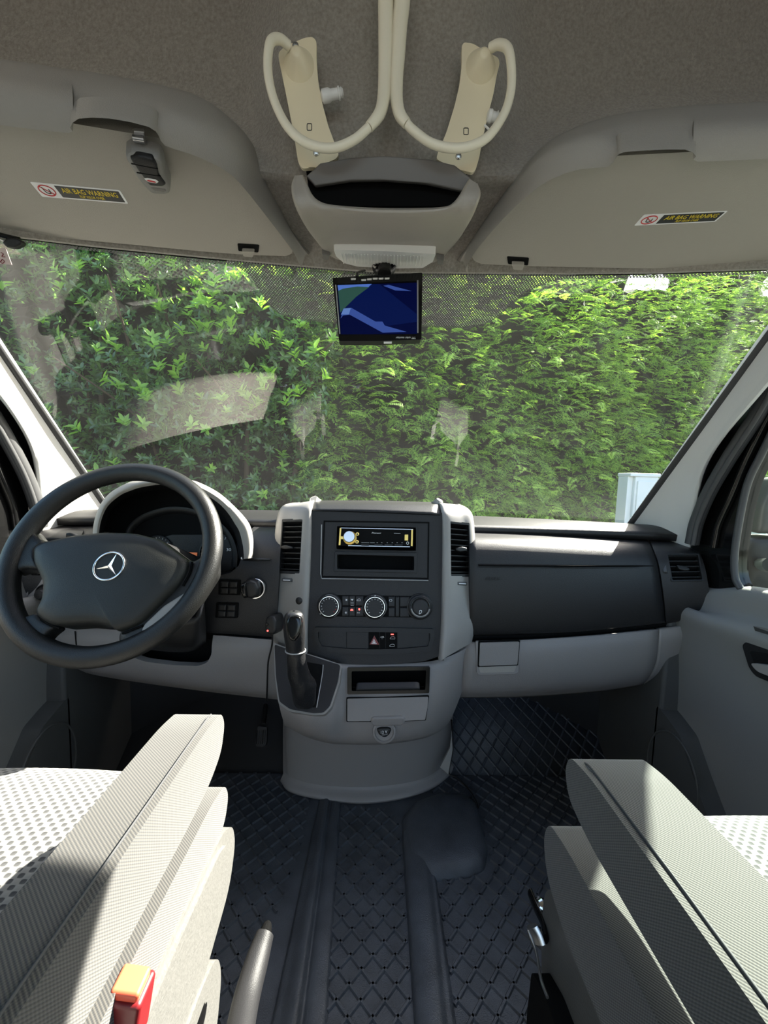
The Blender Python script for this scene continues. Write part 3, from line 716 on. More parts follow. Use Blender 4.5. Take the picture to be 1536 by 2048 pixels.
# top deck reaching to the glass
rows_ = []
for t in (0, .12, .4, .7, 1):
    r_ = []
    for i in range(13):
        u = -1 + i / 6; x = .86 * u; yb = wsy(x, .83) - .006; ya = 1.10 - .05 * u * u * u * u; y = yb + (ya - yb) * t
        r_.append(Vector((x, y, .822 + .012 * math.sin(math.pi * t) - (.006 if t == 1 else 0))))
    rows_.append(r_)
loft('top_deck', rows_, 'dash_black', da, nu=2, nv=3, thick=.02)
box('dash_sun_block', (-.80, 1.09, .46), (.80, 1.28, .795), 'deep_black', da, bev=.01)  # unseen box added inside the dash to block sun leaking through gaps
def demist(pts):
    a = [[PY(x, y0, yy) for x, y0, y1, yy in pts], [PY(x, y0 + 2, yy - .03) for x, y0, y1, yy in pts], [PY(x, (y0 + y1) / 2, yy - .045) for x, y0, y1, yy in pts], [PY(x, y1, yy - .035) for x, y0, y1, yy in pts]]
    return loft('windscreen_ledge', a, 'grey_plastic', da, nu=5, nv=4, thick=.012)
demist([(936, 1038, 1054, 1.27), (1050, 1042, 1060, 1.265), (1180, 1052, 1068, 1.24), (1262, 1060, 1074, 1.20), (1296, 1066, 1077, 1.17)])
demist([(470, 1028, 1046, 1.24), (520, 1030, 1044, 1.25), (575, 1033, 1046, 1.26)])

# passenger side: padded upper panel, end panel with vent, lower panel
up = [[(935, 1056, 1.16), (1050, 1060, 1.165), (1170, 1067, 1.15), (1293, 1076, 1.12)],
      [(935, 1064, 1.10), (1050, 1068, 1.10), (1170, 1075, 1.09), (1297, 1084, 1.07)],
      [(938, 1082, 1.025), (1050, 1085, 1.025), (1170, 1090, 1.025), (1303, 1096, 1.02)],
      [(940, 1128, .99), (1050, 1129, .99), (1170, 1130, .99), (1315, 1130, .985)],
      [(940, 1200, .975), (1050, 1200, .975), (1170, 1198, .975), (1325, 1195, .97)],
      [(940, 1262, .978), (1050, 1260, .978), (1170, 1256, .978), (1330, 1240, .975)],
      [(940, 1272, .995), (1050, 1269, .995), (1170, 1263, .995), (1331, 1247, .99)]]
loftp('passenger_panel', up, 'dash_black', da, nu=8, nv=6, thick=.03)
a = [(957, 1130), (1050, 1131), (1170, 1132), (1313, 1132)]
tube('panel_groove', [PY(x, y, .987) for x, y in a], .0028, 'deep_black', da, k=6, seg=8)
tube('groove_lip', [PY(x, y + 3.5, .985) for x, y in a], .0012, 'black_plastic', da, k=6, seg=6)
af = fr3(PY(960, 1140, .983), PY(1010, 1140, .983), PY(985, 1200, .972))
text('lettering', 'AIRBAG', [(971, 1154), (1000, 1154), (1000, 1161), (971, 1161)], af, .0003, 'black_plastic', da, .0006)
ep = [[(1296, 1074, 1.13), (1335, 1076, 1.11), (1370, 1082, 1.09), (1394, 1092, 1.06)],
      [(1301, 1084, 1.07), (1340, 1086, 1.055), (1375, 1092, 1.035), (1398, 1101, 1.02)],
      [(1306, 1096, 1.02), (1345, 1098, 1.005), (1380, 1104, .99), (1403, 1113, .975)],
      [(1318, 1130, .982), (1355, 1132, .97), (1390, 1138, .957), (1412, 1144, .95)],
      [(1328, 1195, .967), (1365, 1196, .957), (1397, 1196, .948), (1420, 1196, .94)],
      [(1332, 1240, .972), (1370, 1236, .962), (1400, 1232, .953), (1420, 1228, .945)],
      [(1333, 1247, .99), (1370, 1242, .98), (1400, 1238, .97), (1420, 1233, .96)]]
e1 = loftp('end_panel', ep, 'dash_black', da, nu=6, nv=6, thick=.03); apply(e1)
vq = [(1333, 1108), (1397, 1108), (1407, 1161), (1343, 1162)]
vf = fr3(PY(1333, 1108, .995), PY(1397, 1108, .972), PY(1343, 1162, .965))
cutr = plate('cutter', vq, vf, .06, .045, 'deep_black', None, bev=0, rad=.003)
cut(e1, [cutr])
def vent(q, fr, nsl, parent, mt='black_plastic', tab=None, deep=.03):
    parts = [plate('vent_back', q, fr, -deep, deep + .006, 'deep_black', parent, bev=0)]
    v = parts[0]
    TL, TR, BR, BL = [fr.px(*p) for p in q]
    parts.append(None)
    fl_ = [fr.uv(p) for p in (TL, TR, BR, BL)]
    c = sum(fl_, Vector((0, 0))) / 4
    inn = [c + (p - c) * .93 for p in fl_]; ou = [c + (p - c) * 1.03 for p in fl_]
    parts[1] = prism('vent_frame', [fillet(ou, .003), fillet(inn, .002)], fr, .0015, .02, mt, parent, bev=.001)
    for i in range(nsl):
        t = (i + .5) / nsl; a = TL.lerp(BL, t); b = TR.lerp(BR, t); h = (TL - BL).length / nsl
        d_ = (a - b).normalized(); a = a - d_ * .002; b = b + d_ * .002
        ax = (fr.v * .35 + fr.n * .94).normalized() * h * .62; up_ = fr.v * .0011
        o_ = -fr.n * .012
        vs_ = [a - ax + up_ + o_, b - ax + up_ + o_, b - ax - up_ + o_, a - ax - up_ + o_, a + ax + up_ + o_, b + ax + up_ + o_, b + ax - up_ + o_, a + ax - up_ + o_]
        parts.append(mobj('slat', vs_, [(0, 1, 2, 3), (7, 6, 5, 4), (0, 4, 5, 1), (1, 5, 6, 2), (2, 6, 7, 3), (3, 7, 4, 0)], mt, parent, smooth=False))
    if tab:
        parts.append(pillow('vane_tab', tab, fr, .004, mt, parent, rad=.003, base=.0))
    return parts
ev = vent(vq, vf, 5, da, tab=[(1352, 1130), (1362, 1131), (1378, 1136), (1380, 1141), (1368, 1142), (1357, 1139)])
wf = fr3(PY(1322, 1120, 1.0), PY(1338, 1120, .985), PY(1330, 1150, .97))
tw = pillow('thumbwheel', [(1325, 1124), (1333, 1124), (1336, 1146), (1328, 1147)], wf, .004, 'rubber', da, rad=.003, base=.002)
# left end panel: the same panel on the driver's side
for o in [e1] + ev + [tw]: mirror_obj(o, da, o.name.split('.')[0])

# dark seam strip and lower grey panels
loftp('seam_strip', [[(935, 1270, 1.0), (1050, 1267, 1.0), (1200, 1259, 1.0), (1335, 1245, .992), (1418, 1231, .972)], [(935, 1290, 1.01), (1050, 1285, 1.01), (1200, 1275, 1.01), (1335, 1262, 1.0), (1416, 1246, .985)]], 'deep_black', da, nu=4, nv=2, thick=.02)
lp = [[(930, 1285, .988), (1050, 1280, .985), (1190, 1271, .983), (1317, 1259, .98)],
      [(929, 1310, .980), (1050, 1306, .976), (1190, 1297, .975), (1316, 1284, .975)],
      [(926, 1350, .984), (1050, 1346, .98), (1190, 1338, .98), (1312, 1322, .985)],
      [(922, 1382, 1.0), (1050, 1379, .998), (1190, 1370, 1.0), (1300, 1352, 1.01)],
      [(918, 1396, 1.04), (1050, 1394, 1.04), (1190, 1384, 1.045), (1285, 1370, 1.06)]]
l1 = loftp('lower_panel', lp, 'grey_plastic', da, nu=6, nv=5, thick=.02)
l2 = loftp('lower_end_panel', [[(1319, 1258, .98), (1345, 1255, .975), (1372, 1252, .97), (1400, 1248, .965)],
      [(1318, 1284, .975), (1344, 1279, .972), (1370, 1274, .97), (1393, 1268, .97)],
      [(1314, 1322, .985), (1340, 1315, .985), (1362, 1305, .985), (1382, 1294, .985)],
      [(1302, 1352, 1.01), (1325, 1345, 1.01), (1348, 1333, 1.01), (1368, 1318, 1.01)],
      [(1287, 1370, 1.06), (1312, 1362, 1.06), (1335, 1350, 1.06), (1356, 1334, 1.06)]], 'grey_plastic', da, nu=5, nv=5, thick=.02)
gf = fr3(PY(958, 1284, .981), PY(1037, 1283, .9785), PY(995, 1340, .977))
plate('compartment_recess', [(951, 1282), (1040, 1280), (1036, 1344), (1030, 1347), (958, 1349), (953, 1345)], gf, .0022, .004, 'grey_plastic', da, bev=.002, rad=.004)
plate('compartment_gap', [(956, 1281.5), (1039.5, 1279.5), (1035.5, 1330), (954.5, 1333)], gf, .0028, .002, 'deep_black', da, bev=.0005, rad=.003)
plate('compartment_door', [(959, 1284), (1037, 1282), (1033, 1327), (957, 1330)], gf, .007, .002, 'grey_plastic', da, bev=.002, rad=.003)
plate('compartment_pull', [(957, 1333), (1032, 1331), (1028, 1343), (960, 1345)], gf, .0028, .002, 'rim_plastic', da, bev=.001, rad=.003)

# driver side: charcoal upper panel and grey knee panel
dp = [[(60, 1052, 1.10), (200, 1048, 1.12), (350, 1046, 1.13), (470, 1047, 1.14), (562, 1048, 1.15)],
      [(58, 1062, 1.04), (200, 1060, 1.04), (350, 1060, 1.05), (470, 1062, 1.055), (562, 1063, 1.06)],
      [(50, 1110, .985), (200, 1110, .985), (350, 1111, .99), (470, 1113, .99), (560, 1114, .995)],
      [(45, 1180, .965), (200, 1185, .97), (350, 1188, .972), (470, 1190, .975), (556, 1192, .978)],
      [(45, 1240, .968), (200, 1250, .97), (350, 1256, .973), (470, 1261, .976), (552, 1267, .978)],
      [(45, 1246, .985), (200, 1256, .985), (350, 1263, .988), (470, 1268, .99), (552, 1274, .992)]]
dpo = loftp('driver_panel', dp, 'dash_black', da, nu=6, nv=6, thick=.03); apply(dpo)
cut(dpo, [plate('cutter', [(199, 1000), (484, 1000), (487, 1110), (482, 1128), (468, 1141), (445, 1147), (420, 1145), (380, 1135), (300, 1130), (199, 1120)], Fr((0, 1.0, .8), (0, -1, 0)), .15, .2, 'deep_black', None, bev=0)])
loftp('seam_strip', [[(40, 1244, 1.0), (200, 1254, 1.0), (400, 1263, 1.0), (556, 1272, 1.0)], [(40, 1262, 1.01), (200, 1270, 1.01), (400, 1278, 1.01), (556, 1288, 1.01)]], 'deep_black', da, nu=4, nv=2, thick=.02)
kp = [[(80, 1250, .985), (180, 1256, .985), (300, 1264, .985), (420, 1270, .987), (500, 1276, .988), (562, 1281, .99)],
      [(85, 1275, .975), (180, 1285, .975), (300, 1293, .975), (420, 1300, .978), (500, 1305, .98), (562, 1310, .985)],
      [(95, 1305, .985), (180, 1318, .985), (300, 1332, .985), (420, 1345, .985), (500, 1350, .988), (562, 1356, .99)],
      [(115, 1325, 1.02), (190, 1342, 1.01), (300, 1360, 1.01), (420, 1375, 1.0), (500, 1383, 1.0), (562, 1388, 1.0)],
      [(130, 1335, 1.07), (200, 1352, 1.06), (300, 1368, 1.05), (420, 1384, 1.04), (500, 1393, 1.04), (562, 1400, 1.04)]]
k1 = loftp('knee_panel', kp, 'grey_plastic', da, nu=6, nv=5, thick=.02); apply(k1)
kf = Fr((0, .98, .5), (0, -1, .0))
ko = [(268, 1240), (424, 1255), (424, 1308), (414, 1326), (395, 1333), (345, 1331), (290, 1324), (268, 1316)]
cut(k1, [plate('cutter', ko, kf, .1, .12, 'deep_black', None, bev=0, rad=.01)])
plate('column_opening', [(255, 1235), (435, 1245), (435, 1345), (255, 1345)], Fr((0, 1.055, .5), (0, -1, 0)), 0, .01, 'deep_black', da, bev=0)
tube('panel_joint', [PY(150, 1262, .977), PY(152, 1285, .9735), PY(156, 1318, .983)], .0014, 'deep_black', da, k=4, seg=6)

# light switch block at the far left
lf_ = fr3(PY(40, 1130, .965), PY(100, 1130, .965), PY(60, 1220, .95))
sb = plate('light_switch_panel', [(47, 1131), (104, 1133), (100, 1222), (38, 1214)], lf_, .006, .02, 'grey_plastic', da, bev=.004, rad=.008)
plate('blank_button', [(52, 1162), (65, 1163), (61, 1191), (48, 1190)], lf_, .0085, .004, 'grey_plastic', sb, bev=.001, rad=.004)
c, r_ = circ_px(lf_, 95, 1186, 17)
lathe('rotary_ring', [(r_ * 1.15, .006), (r_ * 1.1, .010), (r_, .0105), (r_ * .95, .007)], c, lf_.n, 'black_plastic', sb)
lathe('rotary_knob', [(r_ * .7, .006), (r_ * .68, .02), (r_ * .5, .026), (r_ * .1, .027)], c, lf_.n, 'black_plastic', sb)
pillow('beam_adjuster', [(66, 1134), (85, 1130), (92, 1140), (88, 1150), (70, 1150)], lf_, .010, 'gloss_black', sb, rad=.005, base=.006)
plate('lower_edge', [(40, 1214), (98, 1222), (98, 1228), (42, 1224)], lf_, .007, .01, 'deep_black', sb, bev=.001)

# switch pairs and the ignition
wf2 = fr3(PY(440, 1150, .975), PY(480, 1150, .975), PY(455, 1240, .969))
for q in ([(438, 1159), (481, 1160), (480, 1190), (437, 1189)], [(433, 1205), (477, 1206), (475, 1236), (431, 1235)]):
    s_ = plate('switch_block', q, wf2, .002, .008, 'deep_black', da, bev=.001, rad=.002)
    TL, TR, BR, BL = [Vector(p) for p in q]
    for i in (0, 1):
        for j in (0, 1):
            u0, u1 = .1 + .41 * i, .1 + .41 * i + .385; v0, v1 = .1 + .42 * j, .1 + .42 * j + .39
            f_ = lambda u, w_: tuple((TL * (1 - u) + TR * u) * (1 - w_) + (BL * (1 - u) + BR * u) * w_)
            pillow('rocker', [f_(u0, v0), f_(u1, v0), f_(u1, v1), f_(u0, v1)], wf2, .0035, 'black_plastic', s_, rad=.001, base=.002, prof=((1, 0), (.94, .8), (.85, 1), (.4, .85)))
ic = wf2.px(511, 1176)
c, r_ = circ_px(wf2, 511, 1176, 21)
lathe('ignition_ring', [(r_, 0), (r_, .006), (r_ * .95, .008), (r_ * .86, .008), (r_ * .82, .004)], c, wf2.n, 'chrome', da)
lathe('ignition_barrel', [(r_ * .84, .002), (r_ * .8, .006), (r_ * .2, .007)], c, wf2.n, 'deep_black', da)
ky = thing('ignition_key', c, 'black key standing in the chrome-ringed ignition switch', 'key')
kq = [(493, 1160), (505, 1156), (518, 1160), (524, 1172), (522, 1188), (512, 1194), (498, 1192), (491, 1178)]
kfr = Fr(wf2.p0 + wf2.n * .008, wf2.n)
pillow('key_head', kq, kfr, .026, 'black_plastic', ky, rad=.003, base=.0)
pillow('key_grip', [(490, 1162), (499, 1159), (503, 1190), (496, 1192), (489, 1178)], kfr, .034, 'gloss_black', ky, rad=.002)

# instrument hood and cluster
HO = [(184, 1100), (185.5, 1071), (189, 1042), (200, 1011), (220, 986.6), (246, 971), (270, 962), (325, 955), (379, 960), (412, 972), (441, 989), (468, 1013), (490, 1037), (501, 1056), (506, 1084), (504, 1116)]
HI = [(196, 1102), (197.7, 1069.6), (202, 1042), (215, 1013), (240, 991), (262, 981), (285, 974), (325, 969), (370, 973), (401, 984), (434, 1004), (455, 1025), (470, 1048), (479, 1064), (486, 1093), (488, 1118)]
back = [PY(x, y + 5, 1.08) for x, y in HO]; fo = [PY(x, y, .965) for x, y in HO]; fo1 = [PY(x, y, .945) for x, y in HO]
fi = [PY(x, y, .938) for x, y in HI]; fm_ = [PY((a + c2) / 2, (b + d2) / 2, .932) for (a, b), (c2, d2) in zip(HO, HI)]
inn = [PY(335 + (x - 335) * .93, 1115 + (y - 1115) * .93, 1.03) for x, y in HI]
loft('instrument_hood', [back, fo, fo1, fm_, fi], 'rim_plastic', da, nu=3, nv=3)
loft('hood_lining', [fi, [p.lerp(q, .5) for p, q in zip(fi, inn)], inn], 'black_plastic', da, nu=3, nv=2)
cf = Fr(PY(335, 1100, 1.03), (.0, -1, .12))
cl_ = plate('cluster_face', [(195, 1040), (215, 1000), (260, 975), (330, 962), (400, 978), (450, 1010), (480, 1060), (490, 1120), (480, 1160), (190, 1150)], cf, 0, .01, 'deep_black', da, bev=0)
binn = [(256, 1080), (262, 1055), (285, 1033), (320, 1019), (352, 1014), (390, 1018), (430, 1035), (462, 1062), (478, 1100), (478, 1135)]
loft('binnacle_rim', [[cf.px(x, y, .004) for x, y in binn], [cf.px(x, y, .016) for x, y in binn], [cf.px(335 + (x - 335) * .93, 1100 + (y - 1100) * .9, .014) for x, y in binn], [cf.px(335 + (x - 335) * .9, 1100 + (y - 1100) * .85, .004) for x, y in binn]], 'black_plastic', cl_, nu=4, nv=2)
plate('cluster_panel', [(322, 1076), (345, 1069), (410, 1069), (410, 1140), (330, 1130)], cf, .004, 0, 'black_plastic', cl_, bev=.001)
def dial(cx, cy, rx, a0, a1, nt_, lab):
    c, r_ = circ_px(cf, cx, cy, rx); d_ = lathe('dial_face', [(r_ * 1.05, .002), (r_ * 1.05, .008), (r_ * .98, .009), (r_ * .97, .004)], c, cf.n, 'black_plastic', cl_)
    for i in range(nt_):
        a = R(a0 + (a1 - a0) * i / (nt_ - 1)); l = .8 if i % 2 == 0 else .87
        p = lambda k: c + (cf.u * math.cos(a) + cf.v * math.sin(a)) * r_ * k + cf.n * .0055
        tube('tick', [p(l), p(.95)], .0007 if i % 2 == 0 else .0004, 'print_white', d_, k=1, seg=4)
    for s_, x, y in lab: text('numeral', s_, quadbox(x, y, 9, 6), cf, .005, 'print_white', d_, .0004)
    return d_
dial(440, 1108, 38, -15, 200, 21, [('30', 459, 1099), ('40', 469, 1115)])
dial(318, 1100, 28, 40, 250, 15, [])
lc = plate('trip_display', [(366, 1104), (396, 1105), (394, 1127), (372, 1122)], cf, .006, 0, 'amber_lcd', cl_, bev=.0005)
lc['label'] = 'dim reddish-brown trip display'
pt = pillow('trip_knob', [(483, 1114), (487, 1114), (487, 1118), (483, 1118)], wf2, .006, 'white', da)
loftp('panel_rib', [[(486, 1116, .986), (540, 1116, .988)], [(486, 1120, .982), (540, 1120, .984)]], 'black_plastic', da, nu=1, nv=1, thick=.004)

# steering column shroud and stalk
WC = Vector((-.493, .736, .788)); WN = Vector((.0163, -.8755, .4832)).normalized()
def ring_box(c, wd, ht, nrm, k=20, e=.35):
    u = Vector((0, 0, 1)).cross(nrm).normalized(); v = nrm.cross(u); o_ = []
    for i in range(k + 1):
        a = 2 * math.pi * i / k; ca, sa = math.cos(a), math.sin(a)
        o_.append(c + u * wd * math.copysign(abs(ca) ** e, ca) + v * ht * math.copysign(abs(sa) ** e, sa))
    return o_
co_ = thing('steering_column', WC - WN * .1, 'black steering column cover behind the steering wheel', 'column')
loft('column_cover', [ring_box(WC - WN * .05, .055, .05, WN), ring_box(WC - WN * .09, .06, .06, WN), ring_box(WC - WN * .22, .066, .075, WN), ring_box(WC - WN * .33, .068, .085, WN)], 'black_plastic', co_, nu=1, nv=3)
loftp('lower_cowl', [[(290, 1235, .88), (340, 1240, .86), (395, 1236, .87), (409, 1200, .90)], [(290, 1275, .90), (340, 1288, .885), (388, 1288, .89), (412, 1260, .92)], [(300, 1300, .95), (345, 1304, .95), (385, 1302, .95), (412, 1285, .96)]], 'black_plastic', co_, nu=6, nv=5, thick=.01)
tube('stalk', [WC - WN * .06 + Vector((-.05, 0, .01)), PY(150, 1076, .80), PY(134, 1071, .80)], [.009, .009, .006], 'black_plastic', co_, k=4, seg=10, flat=.6)
tube('stalk', [WC - WN * .07 + Vector((-.05, 0, -.05)), PY(85, 1140, .82), PY(66, 1143, .82)], [.009, .010, .007], 'gloss_black', co_, k=4, seg=10, flat=.6)

# ================================================================== STEERING WHEEL
sw = thing('steering_wheel', WC, 'black four-spoke steering wheel with chrome three-pointed star', 'steering wheel')
WF = Fr(WC, WN); RO, TR_ = .182, .0187
tube('rim', [WC + (WF.u * math.cos(a) + WF.v * math.sin(a)) * RO for a in [2 * math.pi * k / 24 for k in range(24)]], TR_, 'wheel_black', sw, k=6, seg=20, closed=True)
hub = [(78, 1098), (95, 1088), (164, 1073), (219, 1068), (277, 1069.5), (328, 1082), (384, 1124), (379, 1148), (364, 1174), (288, 1250), (244, 1266), (236, 1258), (204, 1250), (164, 1252), (120, 1255), (98, 1246), (80, 1230), (94, 1206), (98, 1170), (88, 1148), (77, 1126)]
HF = Fr(WC + WN * .0, WN)
pillow('hub_cover', hub, HF, .032, 'hub_black', sw, rad=.012, base=-.004, back=.03, prof=((1, 0), (.99, .4), (.965, .65), (.9, .82), (.75, .93), (.5, .99), (.25, 1)))
SF = Fr(WC - WN * .008, WN)
sp1 = [(99, 1086), (80, 1099), (79, 1124), (86, 1142), (55, 1141), (32, 1150), (22, 1100), (45, 1060), (72, 1062), (84, 1078)]
sp2 = [(82, 1226), (98, 1245), (122, 1255), (104, 1268), (92, 1282), (80, 1300), (30, 1275), (18, 1235), (40, 1236), (62, 1234)]
sp3 = [(378, 1120), (392, 1124), (412, 1113), (436, 1100), (436, 1150), (400, 1205), (340, 1262), (285, 1295), (255, 1302), (240, 1285), (243, 1264), (288, 1248), (362, 1174)]
for q in (sp1, sp2, sp3):
    pillow('spoke', q, SF, .014, 'wheel_black', sw, rad=.008, back=.016)
SI = Fr(WC + WN * .006, WN)
o = pillow('spoke_insert', [(381, 1180), (379, 1190), (350, 1222), (303, 1262), (290, 1267), (284, 1262), (290, 1250), (330, 1212)], SI, .005, 'silver_plastic', sw, rad=.004)
o['label'] = 'bright grey spoke insert'
# gap lines where the airbag cover meets the spokes
GF = Fr(WC + WN * .007, WN)
for a in ([(384, 1124), (380, 1146), (366, 1172)], [(286, 1251), (266, 1259), (245, 1267)], [(80, 1231), (88, 1240), (100, 1248), (120, 1256)], [(95, 1089), (80, 1098), (77, 1114), (78, 1126)]):
    tube('cover_gap', [GF.px(*p) for p in a], .0022, 'deep_black', sw, k=4, seg=6)
EF = Fr(WC + WN * .0285, WN)
ec, er = circ_px(EF, 218, 1132, 28.5)
em = tube('emblem', [ec + (WF.u * math.cos(a) + WF.v * math.sin(a)) * er for a in [2 * math.pi * k / 16 for k in range(16)]], .0018, 'chrome', sw, k=4, seg=8, closed=True)
em['label'] = 'chrome ringed three-pointed star'
for k in range(3):
    a = R(75 + 120 * k); d1 = WF.u * math.cos(a) + WF.v * math.sin(a); d2 = WF.u * math.cos(a + R(60)) + WF.v * math.sin(a + R(60)); d3 = WF.u * math.cos(a - R(60)) + WF.v * math.sin(a - R(60))
    b = ec - WN * .001
    mobj('star_arm', [b + d1 * er, b + d2 * er * .16, b + WN * .004, b + d3 * er * .16, b - WN * .002], [(0, 1, 2), (0, 2, 3), (1, 0, 4), (0, 3, 4), (2, 1, 4), (3, 2, 4)], 'chrome', em, smooth=False)
text('lettering', 'AIRBAG', [(175, 1190), (211, 1190), (211, 1199), (175, 1199)], Fr(WC + WN * .0265, WN), 0, 'black_plastic', sw, .0008)

# ================================================================== CENTRE CONSOLE
cc = thing('centre_console', (0, 1.05, 0), 'centre console with charcoal control face, silver side wings and grey base', 'console')
CF = fr3(PY(640, 1025, 1.02), PY(870, 1030, 1.02), PY(750, 1330, .94))
def zc(x, y): return (620 + x / 5.486, 1020 + y / 5.486)
def ze(x, y): return (500 + x / 3.072, 980 + y / 3.072)
face = [(620, 1020), (750, 1024), (884, 1028), (887, 1100), (887, 1200), (885, 1280), (880, 1312), (850, 1322), (800, 1328), (750, 1330), (690, 1328), (640, 1322), (611, 1312), (612, 1230), (618, 1140)]
pock = [zc(300, 490), zc(1140, 510), zc(1140, 660), zc(300, 645)]
ster = [zc(300, 178), zc(1160, 195), zc(1160, 448), zc(292, 430)]
o = plate('control_face', face, CF, 0, .05, 'dash_black', cc, holes=[pock, ster], bev=.002, rad=.004)
loftp('face_top_cap', [[(622, 1001, 1.14), (750, 1001, 1.14), (884, 1005, 1.14)], [(621, 1006, 1.06), (750, 1006, 1.06), (884, 1010, 1.06)], [(620, 1020, 1.020), (750, 1022, 1.018), (884, 1028, 1.020)]], 'dash_black', cc, nu=6, nv=4, thick=.02)
tube('cap_joint', [CF.px(625, 1021, .001), CF.px(750, 1025, .001), CF.px(880, 1030, .001)], .0013, 'deep_black', cc, k=4, seg=6)
# stereo surround with storage slot
fr_o = [zc(150, 115), zc(1310, 130), zc(1302, 762), zc(125, 738)]
fr_i = [zc(166, 132), zc(1294, 147), zc(1286, 744), zc(142, 722)]
plate('surround_groove', fr_o, CF, .0012, 0, 'deep_black', cc, holes=[fr_i], bev=.0005)
tube('surround_edge', [CF.px(*zc(128, 160), .001), CF.px(*zc(118, 700), .001), CF.px(*zc(130, 752), .001), CF.px(*zc(700, 762), .001), CF.px(*zc(1298, 774), .001)], .0014, 'print_grey', cc, k=1, seg=6)
o = plate('stereo_frame', [zc(288, 168), zc(1172, 188), zc(1176, 462), zc(278, 444)], CF, .004, .01, 'black_plastic', cc, holes=[ster], bev=.001)
plate('slot_frame', [zc(275, 458), zc(1174, 470), zc(1172, 692), zc(264, 672)], CF, .004, .01, 'black_plastic', cc, holes=[pock], bev=.001)
plate('slot_back', [zc(280, 470), zc(1160, 480), zc(1160, 690), zc(280, 680)], CF, -.045, .05, 'deep_black', cc, bev=0)

# climate controls
plate('climate_strip', [zc(160, 930), zc(1250, 945), zc(1250, 1180), zc(160, 1168)], CF, .0010, .0, 'deep_black', cc, bev=.0005, rad=.002)
for a, b, c2, d_ in ((352, 942, 425, 1050), (430, 942, 495, 1050), (500, 944, 588, 1052), (352, 1060, 425, 1164), (430, 1060, 495, 1165), (500, 1060, 590, 1167), (860, 950, 930, 1062), (860, 1070, 930, 1172), (938, 952, 978, 1173), (985, 953, 1090, 1062), (985, 1070, 1090, 1175)):
    pillow('climate_button', [zc(a, b), zc(c2, b), zc(c2, d_), zc(a, d_)], CF, .0018, 'black_plastic', cc, rad=.0008, base=.001)
def mark(name, q, m, off=.0031):
    return plate(name, [zc(*p) for p in q], CF, off, 0, m, cc, bev=0)
for x, y in ((400, 985), (395, 1125)):
    for a in range(3):
        k = R(60 * a); tube('fan_symbol', [CF.px(*zc(x + 13 * math.cos(k), y + 13 * math.sin(k)), .003), CF.px(*zc(x - 13 * math.cos(k), y - 13 * math.sin(k)), .003)], .0005, 'print_white', cc, k=1, seg=4)
mark('flow_symbol', [(447, 975), (478, 975), (463, 995)], 'print_white')
def carmark(x, y, s, m='print_white'):
    q = [(-26, 12), (-24, 0), (-8, -12), (14, -13), (26, -4), (26, 12), (-26, 12)]
    tube('vehicle_symbol', [CF.px(*zc(x + a * s, y + b * s), .0032) for a, b in q], .0004, m, cc, k=1, seg=4)
carmark(536, 985, .8)
for y in (1015, 1040): mark('level_bar', [(447, y), (480, y), (480, y + 7), (447, y + 7)], 'print_grey')
pillow('warning_lamp', [zc(443, 1092), zc(460, 1082), zc(476, 1092), zc(476, 1104), zc(443, 1104)], CF, .0034, 'led_red', cc)
pillow('warning_lamp', [zc(530, 1080), zc(541, 1075), zc(552, 1083), zc(548, 1100), zc(534, 1100)], CF, .0034, 'led_red', cc)
text('lettering', 'A/C', [zc(515, 1118), zc(548, 1118), zc(548, 1132), zc(515, 1132)], CF, .0029, 'print_white', cc, .0003)
tube('recirculation_symbol', [CF.px(*zc(884 + 15 * math.cos(k * math.pi / 4), 990 + 12 * math.sin(k * math.pi / 4)), .003) for k in range(8)], .0004, 'print_white', cc, k=2, seg=4, closed=True)
def rotary(cx, cy, rp_, kind):
    c, r_ = circ_px(CF, cx, cy, rp_)
    k = lathe('rotary_knob', [(r_ * 1.12, 0), (r_ * 1.1, .003), (r_, .004), (r_ * .98, .013), (r_ * .9, .0155), (r_ * .86, .0155), (r_ * .84, .012), (r_ * .2, .012)], c, CF.n, 'black_plastic', cc, seg=40)
    if kind < 2:
        tube('chrome_ring', [c + CF.n * .015 + (CF.u * math.cos(a) + CF.v * math.sin(a)) * r_ * .84 for a in [2 * math.pi * i / 16 for i in range(16)]], .0009, 'chrome', k, k=4, seg=6, closed=True)
        for i in range(44):
            a = R(-60 + 170 * i / 43); p = c + (CF.u * math.cos(a) + CF.v * math.sin(a)) * r_ * .995
            tube('knurl', [p + CF.n * .005, p + CF.n * .0125], .0006, 'print_grey', k, k=1, seg=4)
        for i in range(13):
            a = R(225 - 22.5 * i); p = c + (CF.u * math.cos(a) + CF.v * math.sin(a)) * r_ * .66 + CF.n * .0122
            d1 = (CF.u * math.cos(a) + CF.v * math.sin(a)) * .0012
            tube('scale_mark', [p - d1, p + d1], .0008, 'red' if i > 10 and kind == 0 else 'print_white', k, k=1, seg=4)
        a = R(222) if kind == 0 else R(90); p = c + (CF.u * math.cos(a) + CF.v * math.sin(a)) * r_ * .97
        lathe('pointer_dot', [(.0014, 0), (.0012, .0008), (.0002, .001)], p + CF.n * .0135, CF.n, 'print_white', k, seg=10)
    else:
        for a0, a1, m in ((5, 175, 'gloss_black'), (190, 350, 'silver_plastic')):
            tube('knob_arc', [c + CF.n * .014 + (CF.u * math.cos(R(a)) + CF.v * math.sin(R(a))) * r_ * .78 for a in np.linspace(a0, a1, 9)], .0022, m, k, k=3, seg=8)
        pillow('knob_cap', [CF.uv(c + (CF.u * math.cos(a) + CF.v * math.sin(a)) * r_ * .68) for a in [2 * math.pi * i / 20 for i in range(20)]], CF, .004, 'dash_black', k, base=.012)
        text('lettering', 'D', [zc(1194, 1090), zc(1224, 1084), zc(1214, 1130), zc(1186, 1132)], CF, .0165, 'print_white', k, .0004)
